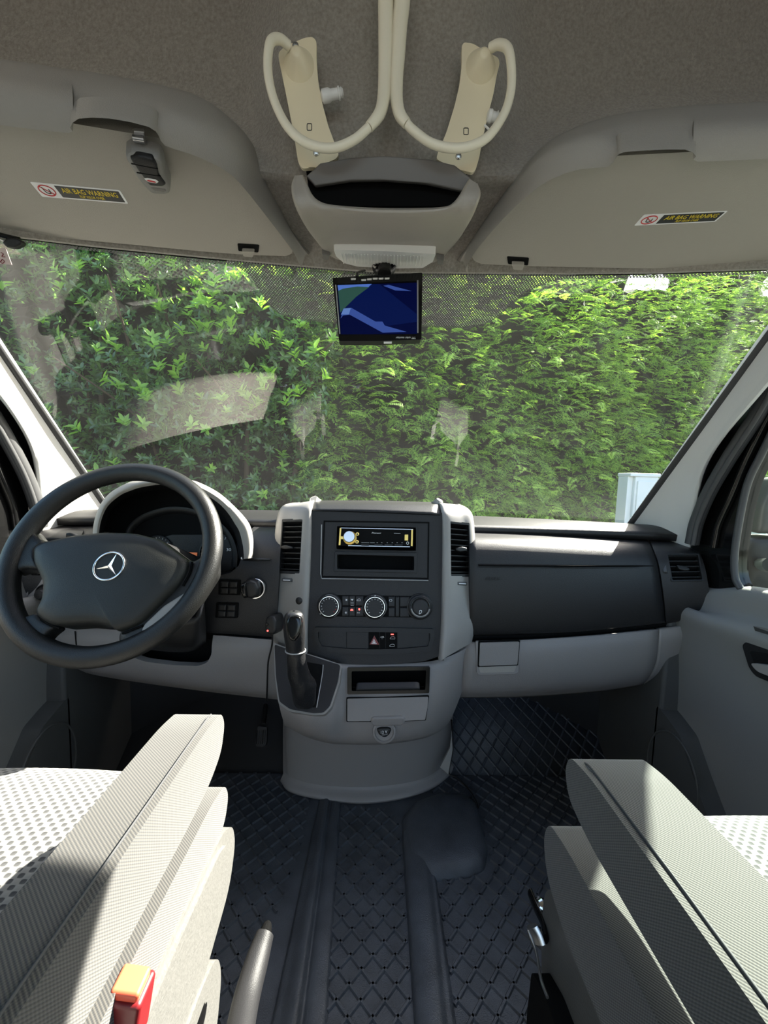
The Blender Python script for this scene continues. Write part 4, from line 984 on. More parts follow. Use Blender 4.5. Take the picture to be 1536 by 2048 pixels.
rotary(659, 1211.5, 22.5, 0); rotary(749.5, 1213, 23, 1); rotary(839.5, 1213, 23.5, 2)

# switch row
rec = [zc(60, 1282), zc(700, 1285), zc(1345, 1300), zc(1366, 1345), zc(1355, 1420), zc(1322, 1530), zc(1100, 1562), zc(700, 1575), zc(300, 1562), zc(100, 1525), zc(55, 1400), zc(42, 1340)]
rin = [zc(92, 1330), zc(700, 1334), zc(1312, 1345), zc(1316, 1400), zc(1290, 1490), zc(1000, 1518), zc(700, 1522), zc(450, 1518), zc(132, 1490), zc(92, 1400)]
plate('switch_row_rim', rec, CF, .007, .001, 'black_plastic', cc, holes=[rin], bev=.003, rad=.003, seg=3)
for a, b in ((95, 400), (404, 640), (644, 762), (766, 828), (832, 955), (960, 1308)):
    la = lambda x: 1332 + (x - 90) * .011; lb = lambda x: 1522 - abs(x - 700) ** 2 / 11500
    plate('switch', [zc(a, la(a)), zc(b, la(b)), zc(b, lb(b)), zc(a, lb(a))], CF, .0018, .0, 'black_plastic' if a < 600 or a > 900 else 'deep_black', cc, bev=.0008)
tri = [(706, 1376), (655, 1472), (760, 1476)]
h = mark('hazard_triangle', tri, 'dark_red', .0024); h['label'] = 'red hazard warning triangle'
for k, m in ((.55, 'print_white'), (.42, 'dark_red'), (.26, 'print_white')):
    mark('hazard_outline', [(702 + (x - 706) * k, 1448 + (y - 1440) * k) for x, y in tri], m, .0030 + (.55 - k) * .003)
text('lettering', 'ASR', [zc(772, 1384), zc(814, 1384), zc(814, 1400), zc(772, 1400)], CF, .0020, 'print_white', cc, .0003)
text('lettering', 'OFF', [zc(782, 1406), zc(802, 1406), zc(802, 1414), zc(782, 1414)], CF, .0020, 'print_grey', cc, .0003)
carmark(905, 1400, 1.0); carmark(900, 1482, 1.0)
pillow('warning_lamp', [zc(886, 1357), zc(918, 1357), zc(918, 1368), zc(886, 1368)], CF, .0030, 'led_red', cc)

# silver wings
wl_in = [(626, 1001), (624, 1012), (622, 1030), (621, 1085), (619, 1143), (615, 1227), (613, 1275), (613, 1308)]
wl_out = [(592, 1007), (566, 1012), (554, 1040), (549, 1090), (545.6, 1143), (541, 1224), (541, 1265), (556, 1296)]
wr_in = [(880, 1006), (883, 1020), (886, 1039), (886.5, 1090), (886, 1143), (884.5, 1235), (882, 1285), (879, 1322)]
wr_out = [(922, 1010), (938, 1020), (946, 1038), (950, 1090), (953, 1145), (953.5, 1205), (951, 1250), (943, 1285)]
yi = [1.06, 1.028, 1.012, .996, .98, .956, .940, .930]; yo = [1.10, 1.06, 1.045, 1.03, 1.018, 1.0, .988, .982]
def wing(inn, out, s):
    rows_ = []
    for (a, b), (c2, d_), y1, y2 in zip(inn, out, yi, yo):
        e1 = PY(a, b, y1); e2 = PY(c2, d_, y2); m1 = PY(a + (c2 - a) * .2, b + (d_ - b) * .2, y1 - .004); m2 = PY(a + (c2 - a) * .65, b + (d_ - b) * .65, y1 + (y2 - y1) * .42)
        r_ = [e1 + Vector((0, .03, 0)), e1, m1, m2, e2, PY(c2 - s * 4, d_ - 2, y2 + .07)]
        rows_.append(r_ if s > 0 else r_[::-1])
    t0 = [p + Vector((0, .06, -.006)) for p in rows_[0]]; rows_ = [t0] + rows_
    return loft('side_wing', rows_, 'silver_plastic', cc, nu=5, nv=5, thick=.012)
wl = wing(wl_in, wl_out, -1); wr = wing(wr_in, wr_out, 1)
vl = [(565, 1040), (607, 1039), (600, 1147), (558, 1145)]; vr = [(899, 1043), (938, 1047), (942, 1152), (900, 1152)]
fl1 = fr3(PY(607, 1039, 1.012), PY(562, 1040, 1.030), PY(600, 1147, .98)); fr1 = fr3(PY(899, 1043, 1.012), PY(938, 1047, 1.030), PY(900, 1152, .98))
for wg, q, f_, tb in ((wl, vl, fl1, [(563, 1092), (572, 1090), (585, 1093), (588, 1097), (572, 1099), (563, 1097)]), (wr, vr, fr1, [(911, 1096), (922, 1093), (934, 1096), (934, 1102), (918, 1104), (911, 1101)])):
    apply(wg); cut(wg, [plate('cutter', q, f_, .05, .05, 'deep_black', None, bev=0, rad=.003)])
    vent(q, f_, 10, cc, tab=tb)
for (x, y), f_ in (((575, 1160), fl1), ((923, 1167), fr1)):
    pillow('thumbwheel', [(x - 10, y - 4), (x + 10, y - 3), (x + 10, y + 4), (x - 10, y + 3)], f_, .005, 'rubber', cc, rad=.002)
    tube('thumbwheel_mark', [f_.px(x - 7, y, .005), f_.px(x + 7, y + .5, .005)], .0009, 'print_white', cc, k=1, seg=6)
fk = fr3(PY(620, 1200, .963), PY(560, 1200, .99), PY(610, 1260, .945))
c, r_ = circ_px(fk, 602, 1201, 9); lathe('push_knob', [(r_, 0), (r_, .004), (r_ * .85, .010), (r_ * .5, .0135), (r_ * .1, .0145)], c, fk.n, 'black_plastic', cc, ang=70)

# lower grey body
body = [[(549, 1284, .99), (600, 1305, .955), (650, 1318, .945), (690, 1325, .945), (768, 1328, .942), (865, 1322, .95), (920, 1303, .972), (946, 1284, 1.0)],
        [(552, 1330, .96), (600, 1340, .92), (660, 1338, .925), (690, 1340, .93), (768, 1343, .928), (865, 1338, .935), (915, 1325, .965), (938, 1312, 1.0)],
        [(554, 1385, .925), (600, 1395, .885), (655, 1390, .885), (688, 1390, .915), (768, 1393, .912), (862, 1389, .92), (905, 1382, .96), (926, 1375, 1.0)],
        [(560, 1418, .91), (605, 1434, .865), (652, 1436, .868), (690, 1440, .905), (768, 1443, .902), (852, 1438, .915), (890, 1430, .96), (909, 1422, 1.0)],
        [(566, 1440, .93), (610, 1463, .885), (650, 1475, .89), (686, 1480, .915), (768, 1481, .912), (845, 1470, .93), (880, 1457, .97), (898, 1444, 1.01)],
        [(569, 1450, .97), (612, 1473, .94), (650, 1484, .94), (684, 1488, .95), (768, 1488, .95), (843, 1477, .96), (876, 1464, .99), (894, 1450, 1.02)],
        [(572, 1452, 1.06), (614, 1474, 1.05), (652, 1485, 1.05), (684, 1489, 1.05), (768, 1489, 1.05), (842, 1478, 1.05), (874, 1465, 1.06), (890, 1452, 1.08)]]
lb_ = loftp('lower_body', body, 'grey_plastic', cc, nu=5, nv=5, thick=.012); apply(lb_)
TF = fr3(PY(690, 1336, .928), PY(862, 1335, .928), PY(770, 1440, .900))
try_q = [ze(612, 1100), ze(1092, 1096), ze(1086, 1238), ze(612, 1246)]
cut(lb_, [plate('cutter', try_q, TF, .05, .10, 'deep_black', None, bev=0, rad=.003)])
tr_ = plate('tray_frame', [ze(598, 1090), ze(1106, 1086), ze(1100, 1246), ze(598, 1254)], TF, .003, .02, 'gloss_black', cc, holes=[[ze(625, 1112), ze(1082, 1106), ze(1076, 1226), ze(625, 1232)]], bev=.001, rad=.003)
plate('tray_back', [ze(560, 1080), ze(1140, 1080), ze(1140, 1260), ze(560, 1260)], TF, -.07, .075, 'deep_black', cc, bev=0)
pillow('tray_pad', [ze(655, 1185), ze(1040, 1180), ze(1045, 1224), ze(650, 1230)], Fr(TF.p0 - TF.n * .02, (0, -.5, .85)), .004, 'black_plastic', cc, rad=.004)
pq = [ze(598, 1280), ze(1095, 1268), ze(1090, 1330), ze(1075, 1410), ze(940, 1416), ze(930, 1400), ze(750, 1402), ze(740, 1418), ze(598, 1418)]
plate('drawer_gap', [ze(592, 1275), ze(1101, 1262), ze(1080, 1415), ze(945, 1420), ze(735, 1423), ze(592, 1423)], TF, .0018, .004, 'deep_black', cc, bev=.0005, rad=.003)
plate('drawer_front', pq, TF, .003, .004, 'grey_plastic', cc, bev=.0012, rad=.003)
dpf = fr3(PY(740, 1435, .9), PY(812, 1433, .9), PY(776, 1470, .905))
pillow('drawer_pull', [ze(742, 1396), ze(765, 1388), ze(935, 1384), ze(955, 1395), ze(950, 1428), ze(930, 1438), ze(760, 1442), ze(742, 1430)], dpf, .007, 'grey_plastic', cc, rad=.006)
sk = Fr(PY(768, 1462, .9), (0, -.96, .18)); c, r_ = circ_px(sk, *ze(824, 1480), 19)
lathe('socket_ring', [(r_ * 1.25, -.004), (r_ * 1.2, .004), (r_ * 1.0, .006), (r_ * .95, .002)], c, sk.n, 'grey_plastic', cc)
pillow('socket_cap', [ze(778, 1462), ze(800, 1452), ze(850, 1452), ze(868, 1462), ze(858, 1490), ze(838, 1508), ze(820, 1510), ze(790, 1492)], sk, .006, 'black_plastic', cc, rad=.003, base=.004)
text('lettering', '12 V', [ze(804, 1468), ze(842, 1463), ze(842, 1479), ze(804, 1485)], sk, .0108, 'print_white', cc, .0004)
text('lettering', 'MAX', [ze(810, 1489), ze(846, 1484), ze(846, 1491), ze(810, 1497)], sk, .0106, 'print_grey', cc, .0003)

# gear gate
GP = fr3(PY(560, 1300, .938), PY(670, 1330, .915), PY(600, 1425, .850))
gq = [(550, 1290), (572, 1298), (612, 1309), (645, 1320), (681, 1331), (676, 1364), (660, 1413), (647, 1426), (628, 1427), (581, 1419), (560, 1404), (553, 1354)]
plate('gear_surround_edge', [(547.5, 1286), (572, 1295), (645, 1317), (684, 1330), (679, 1366), (663, 1415), (649, 1430), (628, 1431), (579, 1423), (557, 1407), (550, 1354)], GP, .003, .03, 'silver_plastic', cc, bev=.002, rad=.006)
plate('gear_surround', gq, GP, .006, 0, 'dash_black', cc, bev=.001, rad=.006)
plate('gear_slot', [(614, 1325), (647, 1331), (646, 1350), (634, 1416), (590, 1412), (585, 1380)], GP, .0072, 0, 'deep_black', cc, bev=.0005, rad=.004)
tube('slot_edge', [GP.px(647, 1331, .0075), GP.px(645, 1352, .0075), GP.px(634, 1416, .0075)], .0012, 'print_grey', cc, k=3, seg=6)

# base around the tunnel, flared foot
bt = [(566, 1445, 1.17), (580, 1470, 1.12), (640, 1485, 1.08), (735, 1490, 1.06), (830, 1478, 1.08), (885, 1455, 1.13), (906, 1430, 1.20)]
bb = [(566, 1540), (585, 1556), (640, 1570), (735, 1574), (830, 1562), (880, 1537), (904, 1500)]
bf_ = [(561, 1560), (580, 1582), (640, 1597), (735, 1605), (835, 1588), (893, 1555), (922, 1510)]
r0 = [PY(*p) for p in bt]; r1 = [PZ(x, y, .034) for x, y in bb]; r2 = [PZ(x, y + 8, .026) for x, y in bb]; r3 = [PZ(x, y, .012) for x, y in bf_]; r4 = [PZ(x, y + 3, -.012) for x, y in bf_]
loft('console_base', [[p + Vector((0, .0, .16)) for p in r0], r0, r1], 'grey_plastic', cc, nu=6, nv=5)
loft('base_foot', [r1, r2, r3, r4], 'grey_plastic', cc, nu=6, nv=4)
plate('foot_wedge', [(904, 1462), (906, 1500), (897, 1550), (880, 1535), (900, 1495)], Fr(PY(900, 1500, 1.1), (0, -1, .3)), .0, .008, 'silver_plastic', cc, bev=.002)

# ---- stereo
st = thing('car_stereo', CF.px(752, 1095), 'single-height car stereo with gold trim and silver volume knob', 'car stereo')
def sp_(nm, q, m, off, back=.0, bev=.0004, par=st): return plate(nm, [zc(*p) for p in q], CF, off, back, m, par, bev=bev)
sp_('faceplate', [(330, 196), (1130, 212), (1126, 412), (316, 394)], 'deep_black', .009, .03, .0015)
sp_('gold_edge', [(330, 200), (348, 200), (342, 290), (372, 292), (372, 322), (342, 322), (338, 388), (318, 388)], 'gold', .0098)
sp_('gold_edge', [(1108, 216), (1126, 217), (1122, 398), (1104, 396)], 'gold', .0098)
sp_('silver_edge', [(340, 196), (1128, 212), (1128, 220), (340, 204)], 'steel', .0098)
sp_('silver_strip', [(420, 388), (1095, 400), (1092, 410), (420, 397)], 'steel', .0098)
for x in (570, 715, 825, 935): sp_('preset_button', [(x - 10, 376), (x + 80, 378), (x + 76, 397), (x - 6, 395)], 'black_plastic', .0108, 0, .0004)
sp_('usb_cover', [(1036, 272), (1074, 272), (1072, 338), (1034, 336)], 'gold', .0102)
c, r_ = circ_px(CF, *zc(435, 297), 11.5)
lathe('volume_collar', [(r_ * 1.18, .009), (r_ * 1.15, .012), (r_ * 1.0, .013)], CF.px(*zc(440, 308)), CF.n, 'gold', st, seg=28)
lathe('volume_knob', [(r_, .010), (r_ * .97, .022), (r_ * .9, .0235), (r_ * .1, .0235)], c, CF.n, 'steel', st, seg=36)
for x, y in ((521, 268), (517, 352)):
    c, r_ = circ_px(CF, *zc(x, y), 3.6)
    b = lathe('round_button', [(r_, .009), (r_, .011), (r_ * .8, .0118), (r_ * .1, .0118)], c, CF.n, 'gold', st, seg=18)
    lathe('button_centre', [(r_ * .5, .0116), (r_ * .4, .0124), (r_ * .1, .0124)], c, CF.n, 'gloss_black', b, seg=12)
text('lettering', 'Pioneer', [zc(682, 246), zc(782, 248), zc(778, 264), zc(678, 262)], CF, .0092, 'print_white', st, .0003)
sp_('legend', [(920, 255), (990, 257), (990, 263), (920, 261)], 'print_grey', .0094, 0, 0)
for x0, x1 in ((565, 650), (660, 710), (730, 745), (780, 795), (840, 853), (895, 908), (948, 960), (1000, 1014)):
    sp_('legend', [(x0, 357), (x1, 358), (x1, 363), (x0, 362)], 'print_grey', .0094, 0, 0)
tube('aux_ring', [CF.px(*zc(1068 + 12 * math.cos(k * math.pi / 4), 365 + 14 * math.sin(k * math.pi / 4)), .0096) for k in range(8)], .0006, 'print_white', st, k=2, seg=5, closed=True)

# ---- gear lever
gl = thing('gear_lever', GP.px(612, 1400), 'black gear lever with glossy knob front and wrinkled leather boot', 'gear lever')
gk = [(587, 1219, .795), (588, 1226, .795), (588, 1245, .795), (588, 1270, .80), (590, 1290, .806), (591, 1300, .81)]
rr = [.010, .0205, .0235, .0232, .0215, .021]
def ering(c, a, b, k=20, tilt=0): return [c + Vector((a * math.cos(2 * math.pi * i / k), b * math.sin(2 * math.pi * i / k), tilt * b * math.sin(2 * math.pi * i / k))) for i in range(k + 1)]
def stack(name, spec, m, par, wr=0):
    rows_ = []
    for i, (x, y, d_, a, b) in enumerate(spec):
        r_ = ering(PY(x, y, d_), a, b, 24)
        if wr: r_ = [p + Vector((0, -1, 0)) * wr * math.sin(i * 2.1 + j * .9) * .5 + Vector((1, 0, 0)) * wr * math.sin(i * 1.7 + j * .52) * .4 for j, p in enumerate(r_[:-1])]; r_.append(r_[0])
        rows_.append(r_)
    return loft(name, rows_, m, par, nu=1, nv=5)
stack('knob', [(588, 1222, .80, .003, .003), (588, 1224, .80, .012, .012), (588, 1231, .80, .0195, .019), (588, 1247, .80, .0225, .022), (589, 1270, .805, .0225, .021), (590, 1290, .81, .0205, .018), (591, 1301, .815, .0205, .018)], 'leather', gl)
kf_ = Fr(PY(585, 1255, .7735), (-.1, -1, .25))
k_ = pillow('knob_inlay', [(576, 1234), (590, 1229), (602, 1233), (605, 1250), (601, 1270), (593, 1282), (582, 1282), (575, 1262), (573, 1245)], kf_, .006, 'gloss_black', gl, rad=.006, back=.006)
tube('collar_ring', ering(PY(591, 1301, .815), .0212, .0188, 16)[:-1], .0016, 'print_grey', gl, k=2, seg=6, closed=True)
stack('boot', [(591, 1302, .815, .0200, .0180), (592, 1318, .818, .0205, .0185), (596, 1336, .825, .0225, .0195), (600, 1352, .832, .026, .023), (606, 1368, .84, .0285, .026), (607, 1384, .848, .027, .025), (610, 1400, .86, .026, .023), (612, 1413, .872, .0245, .018)], 'leather', gl, wr=.0035)

# ---- small black control fob with a red lamp and its cable
fb = thing('control_fob', PY(545, 1255, .95), 'small black fob with a red lamp stuck on the console edge', 'fob')
ff = Fr(PY(545, 1250, .945), (-.25, -1, .15))
pillow('fob_body', [(536, 1234), (543, 1229), (552, 1230), (557, 1240), (557, 1260), (552, 1268), (540, 1268), (534, 1255)], ff, .014, 'black_plastic', fb, rad=.004, back=.03)
lathe('fob_button', [(.004, 0), (.004, .002), (.003, .003), (.0005, .003)], ff.px(540, 1246, .0125), ff.n, 'gloss_black', fb, seg=14)
lathe('fob_lamp', [(.0025, 0), (.0022, .002), (.0005, .0028)], ff.px(541, 1259, .0125), ff.n, 'led_red', fb, seg=12)
tube('fob_cable', [PY(545, 1267, .95), PY(544, 1290, .955), PY(537, 1320, .96), PY(535, 1350, .965), PY(534, 1392, .985), PY(533, 1402, 1.05)], .0022, 'black_plastic', fb, k=5, seg=8)

# ---- thin black cable along the floor by the console foot
cb = tube('floor_cable', [PY(903, 1440, 1.15), PZ(905, 1500, .06), PZ(898, 1545, .016), PZ(915, 1556, .012), PZ(938, 1580, .012), PZ(951, 1600, .012), PZ(957, 1616, .012)], .0026, 'black_plastic', None, k=6, seg=8)
tag(cb, 'thin black cable trailing over the mat from the console base', 'cable')

# ================================================================== FLOOR MAT
fm = thing('floor_mat', (0, .8, -.012), 'dark rubber floor mat with diamond ribs and smooth channels', 'floor mat')
box('mat_sheet', (-.80, .10, -.012), (.80, 1.16, 0), 'mat_rubber', fm, bev=0)
loft('toe_sheet', [[(.16, 1.44, .226), (.80, 1.44, .226)], [(.16, 1.162, .0), (.80, 1.162, .0)]], 'mat_rubber', fm, nu=1, nv=1, thick=.008)
def clip_line(poly, p, d):
    """part of the line p + t d inside a convex polygon"""
    t0, t1 = -9, 9; n = len(poly)
    ar = sum(poly[i - 1][0] * poly[i][1] - poly[i][0] * poly[i - 1][1] for i in range(n)); sg = 1 if ar > 0 else -1
    for i in range(n):
        a, b = poly[i], poly[(i + 1) % n]; nx, ny = -(b[1] - a[1]) * sg, (b[0] - a[0]) * sg
        den = nx * d[0] + ny * d[1]; num = nx * (p[0] - a[0]) + ny * (p[1] - a[1])
        if abs(den) < 1e-9:
            if num < 0: return None
        else:
            t = -num / den
            if den > 0: t0 = max(t0, t)
            else: t1 = min(t1, t)
    return (t0, t1) if t1 - t0 > .004 else None
S = .0315; vs_, fs_ = [], []
def ribs(poly, zf):
    for dx, dy in ((1, 1), (1, -1)):
        d = (dx * .7071, dy * .7071); nrm = (-d[1], d[0])
        for k in range(-70, 71):
            p = (nrm[0] * S * k, nrm[1] * S * k + .8); c = clip_line(poly, p, d)
            if not c: continue
            a = Vector((p[0] + d[0] * c[0], p[1] + d[1] * c[0], 0)); b = Vector((p[0] + d[0] * c[1], p[1] + d[1] * c[1], 0))
            w0, w1, h = .0040, .0020, .0042; N = Vector((nrm[0], nrm[1], 0)); i = len(vs_)
            for q in (a, b):
                z = zf(q)
                for o_, hh in ((-w0, 0), (-w1, h), (w1, h), (w0, 0)): vs_.append(q + N * o_ + Vector((0, 0, z + hh)))
            fs_.extend([(i, i + 4, i + 5, i + 1), (i + 1, i + 5, i + 6, i + 2), (i + 2, i + 6, i + 7, i + 3)])
flat = lambda q: 0.0
toe = lambda q: max(0, (q.y - 1.16)) * .813
ribs([(-.50, .30), (-.165, .30), (-.165, .9), (-.135, 1.08), (-.30, 1.16), (-.50, 1.16)], flat)
ribs([(-.045, .30), (.092, .30), (.092, 1.0), (.06, 1.03), (-.07, 1.04), (-.072, .9)], flat)
ribs([(.165, .30), (.40, .30), (.40, .845), (.175, .845)], flat)
ribs([(.40, .30), (.80, .30), (.80, 1.16), (.40, 1.16)], flat)
ribs([(.318, .845), (.40, .845), (.40, 1.16), (.318, 1.16)], flat)
ribs([(.20, 1.09), (.318, 1.07), (.318, 1.16), (.20, 1.16)], flat)
ribs([(.20, 1.16), (.80, 1.16), (.80, 1.43), (.20, 1.43)], toe)
rb = mobj('rib_pattern', vs_, fs_, 'mat_rubber', fm, smooth=False); rb['kind'] = 'stuff'; rb['label'] = 'raised criss-cross ribs'
# long channel on the left of the middle strip
def rail(name, prof, y0, y1, m='mat_rubber'):
    rows_ = []
    for (xa, za, xb, zb) in prof: rows_.append([Vector((xa, y0, za)), Vector((xa + (xb - xa) * .5, (y0 + y1) / 2, za + (zb - za) * .5)), Vector((xb, y1, zb))])
    return loft(name, rows_, m, fm, nu=4, nv=4)
rail('floor_channel', [(-.165, .001, -.138, .001), (-.160, .010, -.134, .006), (-.145, .013, -.126, .010), (-.128, .020, -.118, .014), (-.112, .022, -.110, .013), (-.100, .008, -.104, .005), (-.092, .010, -.098, .008), (-.078, .012, -.088, .009), (-.055, .010, -.078, .006), (-.046, .001, -.073, .001)], .28, 1.055)
rail('smooth_strip', [(.092, .001, .098, .001), (.098, .010, .104, .012), (.112, .016, .125, .02), (.130, .016, .15, .02), (.142, .006, .165, .012), (.152, .005, .172, .010), (.163, .001, .176, .001)], .28, .95)
hp = [PZ(*p, .0) for p in ((802, 1640), (830, 1605), (880, 1588), (930, 1590), (955, 1610), (968, 1660), (976, 1705), (970, 1740), (945, 1755), (900, 1762), (862, 1765), (812, 1730))]
FZ = Fr((0, 0, 0), (0, 0, 1)); FZ.u = Vector((1, 0, 0)); FZ.v = Vector((0, 1, 0))
pillow('floor_hump', [Vector((p.x, p.y)) for p in hp], FZ, .026, 'mat_rubber', fm, rad=.01, prof=((1, 0), (.96, .3), (.88, .7), (.75, .93), (.5, 1), (.3, 1)))

# ================================================================== SEATS
def side_panel(name, pts, x0, x1, m, par, bev=.012, rad=.03, seg=4):
    """outline in (y, z), thickness along x"""
    f_ = Fr((x1 if abs(x1) < abs(x0) else x0, 0, 0), (-1 if x0 > 0 else 1, 0, 0))
    return prism(name, [fillet([f_.uv(Vector((0, y, z))) for y, z in pts], rad, 6)], f_, 0, abs(x1 - x0), m, par, bev=bev, seg=seg)
def cushion_top(name, x0, x1, y0, y1, z, m, par, drop=.11):
    rows_ = []
    for t, dz, dy in ((0, -drop, .0), (0, -.05, .004), (0, -.018, -.002), (.04, -.004, 0), (.12, .002, 0), (.3, -.002, 0), (.6, -.014, 0), (1, -.03, 0)):
        y = y1 - (y1 - y0) * t + dy; r_ = []
        for i in range(11):
            u = i / 10; x = x0 + (x1 - x0) * u; e = .012 * (1 - math.exp(-min(u, 1 - u) * 14)) - .012
            cv = -.018 * (2 * u - 1) ** 2 if t < .05 else 0
            r_.append(Vector((x, y + cv, z + dz + e)))
        rows_.append(r_)
    return loft(name, rows_, m, par, nu=2, nv=4, thick=.02)

ds = thing('driver_seat', (-.47, .3, 0), "driver's seat with sunlit pale cushion, ribbed armrest and grey side shell", 'seat', 'front seats')
cushion_top('seat_cushion', -.74, -.262, .0, .578, .50, 'seat_mesh', ds)
side_panel('cushion_bolster', [(-.05, .42), (-.05, .503), (.30, .503), (.49, .50), (.54, .49), (.555, .46), (.54, .43), (.50, .42)], -.262, -.2105, 'rib_cloth', ds, bev=.014)
side_panel('side_shell', [(-.05, .27), (-.05, .44), (.40, .44), (.53, .425), (.565, .40), (.575, .36), (.55, .31), (.45, .28), (.30, .27)], -.27, -.208, 'seat_plastic', ds, bev=.016)
side_panel('shell_ridge', [(-.05, .40), (-.05, .43), (.40, .43), (.50, .42), (.53, .405), (.50, .402), (.35, .40)], -.22, -.203, 'seat_plastic', ds, bev=.006, rad=.01)
side_panel('lower_shell', [(-.05, .10), (-.05, .29), (.30, .29), (.44, .29), (.495, .27), (.51, .22), (.49, .15), (.42, .10)], -.30, -.205, 'seat_plastic', ds, bev=.016)
box('seat_base', (-.72, .0, -.012), (-.30, .46, .30), 'seat_plastic_dark', ds, bev=.01)
side_panel('armrest', [(-.12, .552), (-.12, .632), (.30, .634), (.46, .634), (.50, .628), (.512, .605), (.50, .572), (.46, .556), (.40, .552)], -.258, -.199, 'rib_cloth', ds, bev=.011, rad=.02)
tube('armrest_seam', [(-.2075, -.1, .6345), (-.2075, .2, .6355), (-.2075, .45, .6352), (-.2085, .49, .6315)], .0011, 'fabric_dark', ds, k=5, seg=6)

ps = thing('passenger_seat', (.5, .3, 0), "passenger's seat with striped light on its ribbed armrest and dark side shell", 'seat', 'front seats')
cushion_top('seat_cushion', .31, .80, .0, .512, .49, 'seat_mesh', ps)
side_panel('cushion_bolster', [(-.05, .40), (-.05, .508), (.30, .508), (.42, .506), (.475, .495), (.487, .46), (.47, .42), (.42, .40)], .247, .318, 'rib_cloth', ps, bev=.016)
side_panel('side_shell', [(-.05, .14), (-.05, .42), (.36, .42), (.46, .405), (.50, .37), (.505, .31), (.49, .22), (.44, .15), (.36, .14)], .262, .33, 'seat_plastic_dark', ps, bev=.018)
box('seat_base', (.33, .0, -.012), (.72, .44, .28), 'seat_plastic_dark', ps, bev=.01)
side_panel('armrest', [(-.12, .562), (-.12, .630), (.25, .632), (.39, .632), (.43, .624), (.438, .60), (.425, .574), (.38, .563), (.32, .562)], .243, .329, 'rib_cloth', ps, bev=.014, rad=.025)
tube('armrest_seam', [(.2525, -.1, .6295), (.2525, .2, .6325), (.2525, .38, .6325), (.254, .415, .6265), (.257, .428, .615), (.257, .432, .598)], .0012, 'fabric_dark', ps, k=5, seg=6)
# seat runner hardware on the passenger seat's inner side
ha = [PY(1060, 1785, .54), PY(1072, 1815, .52), PY(1086, 1845, .50), PY(1092, 1878, .48)]
tube('adjuster_arm', ha, .0085, 'gloss_black', ps, k=4, seg=10, flat=.45)
lathe('pivot_bolt', [(.010, 0), (.010, .006), (.006, .010), (.001, .0105)], PY(1084, 1812, .52), (-1, -.2, .5), 'chrome', ps, seg=18)
tube('pivot_bracket', [PY(1064, 1852, .49), PY(1072, 1868, .485), (PY(1078, 1886, .48))], .011, 'steel', ps, k=4, seg=10, flat=.5)
tube('cover_edge', [PY(1056, 1862, .485), PY(1072, 1905, .46), PY(1082, 1958, .43), PY(1095, 1995, .41)], .002, 'steel', ps, k=5, seg=6)
side_panel('runner_cover', [(-.05, -.01), (-.05, .30), (.30, .30), (.435, .29), (.475, .27), (.48, .20), (.47, -.01)], .238, .262, 'deep_black', ps, bev=.004, rad=.008)

# ---- belt buckle by the driver's seat
bk = thing('belt_buckle', (-.187, .27, .40), 'seat belt buckle with bright red button beside the driver armrest', 'buckle')
bc = PZ(262, 1962, .50); b0 = PZ(245, 2075, .44)
ax = (bc - b0).normalized(); bu = Vector((1, 0, 0)); bu = (bu - ax * bu.dot(ax)).normalized(); bv = ax.cross(bu)
def bbox(nm, c0, c1, a, b, m, bev):
    v_ = []
    for c in (c0, c1):
        for s1, s2 in ((-1, -1), (1, -1), (1, 1), (-1, 1)): v_.append(c + bu * a * s1 + bv * b * s2)
    o = mobj(nm, v_, [(3, 2, 1, 0), (4, 5, 6, 7), (0, 1, 5, 4), (1, 2, 6, 5), (2, 3, 7, 6), (3, 0, 4, 7)], m, bk); bevel(o, bev, 3); return o
bbox('buckle_body', b0, bc - ax * .004, .0165, .0135, 'dark_red', .004)
bbox('release_button', bc - ax * .010, bc + ax * .003, .0125, .0105, 'buckle_red', .003)
bbox('buckle_strap', b0 - ax * .12, b0 + ax * .01, .011, .004, 'black_plastic', .001)

# ---- hand brake lever between the seats
hb = thing('hand_brake', (-.17, .42, 0), 'dark hand brake lever rising from the mat beside the driver seat', 'hand brake')
tube('lever', [PY(470, 2120, .36), PY(490, 2010, .42), PY(514, 1920, .465), PY(530, 1868, .49)], [.016, .0165, .0155, .0125], 'lever_black', hb, k=6, seg=18)
tube('release_tip', [PY(529, 1872, .488), PY(535, 1850, .50), PY(537, 1843, .504)], [.010, .0065, .003], 'gloss_black', hb, k=4, seg=14)
box('lever_foot', (-.20, .26, -.012), (-.13, .40, .06), 'black_plastic', hb, bev=.01)

# ---- accelerator pedal
pd = thing('accelerator_pedal', PY(523, 1480, 1.2), 'ribbed black accelerator pedal deep in the driver footwell', 'pedal')
pf_ = Fr(PY(523, 1475, 1.18), (0, -.85, .5))
o = plate('pedal_pad', [(516, 1452), (535, 1454), (534, 1488), (528, 1494), (512, 1492), (512, 1484)], pf_, .006, .008, 'black_plastic', pd, bev=.003, rad=.005)
for i in range(5):
    tube('pad_rib', [pf_.px(515.5 + i * 4, 1460, .007), pf_.px(513.5 + i * 4, 1487, .007)],   .0016, 'black_plastic', o, k=1, seg=6)
tube('pedal_arm', [pf_.px(526, 1450, -.004), PY(530, 1425, 1.28), PY(532, 1400, 1.38)], .008, 'black_plastic', pd, k=4, seg=8)

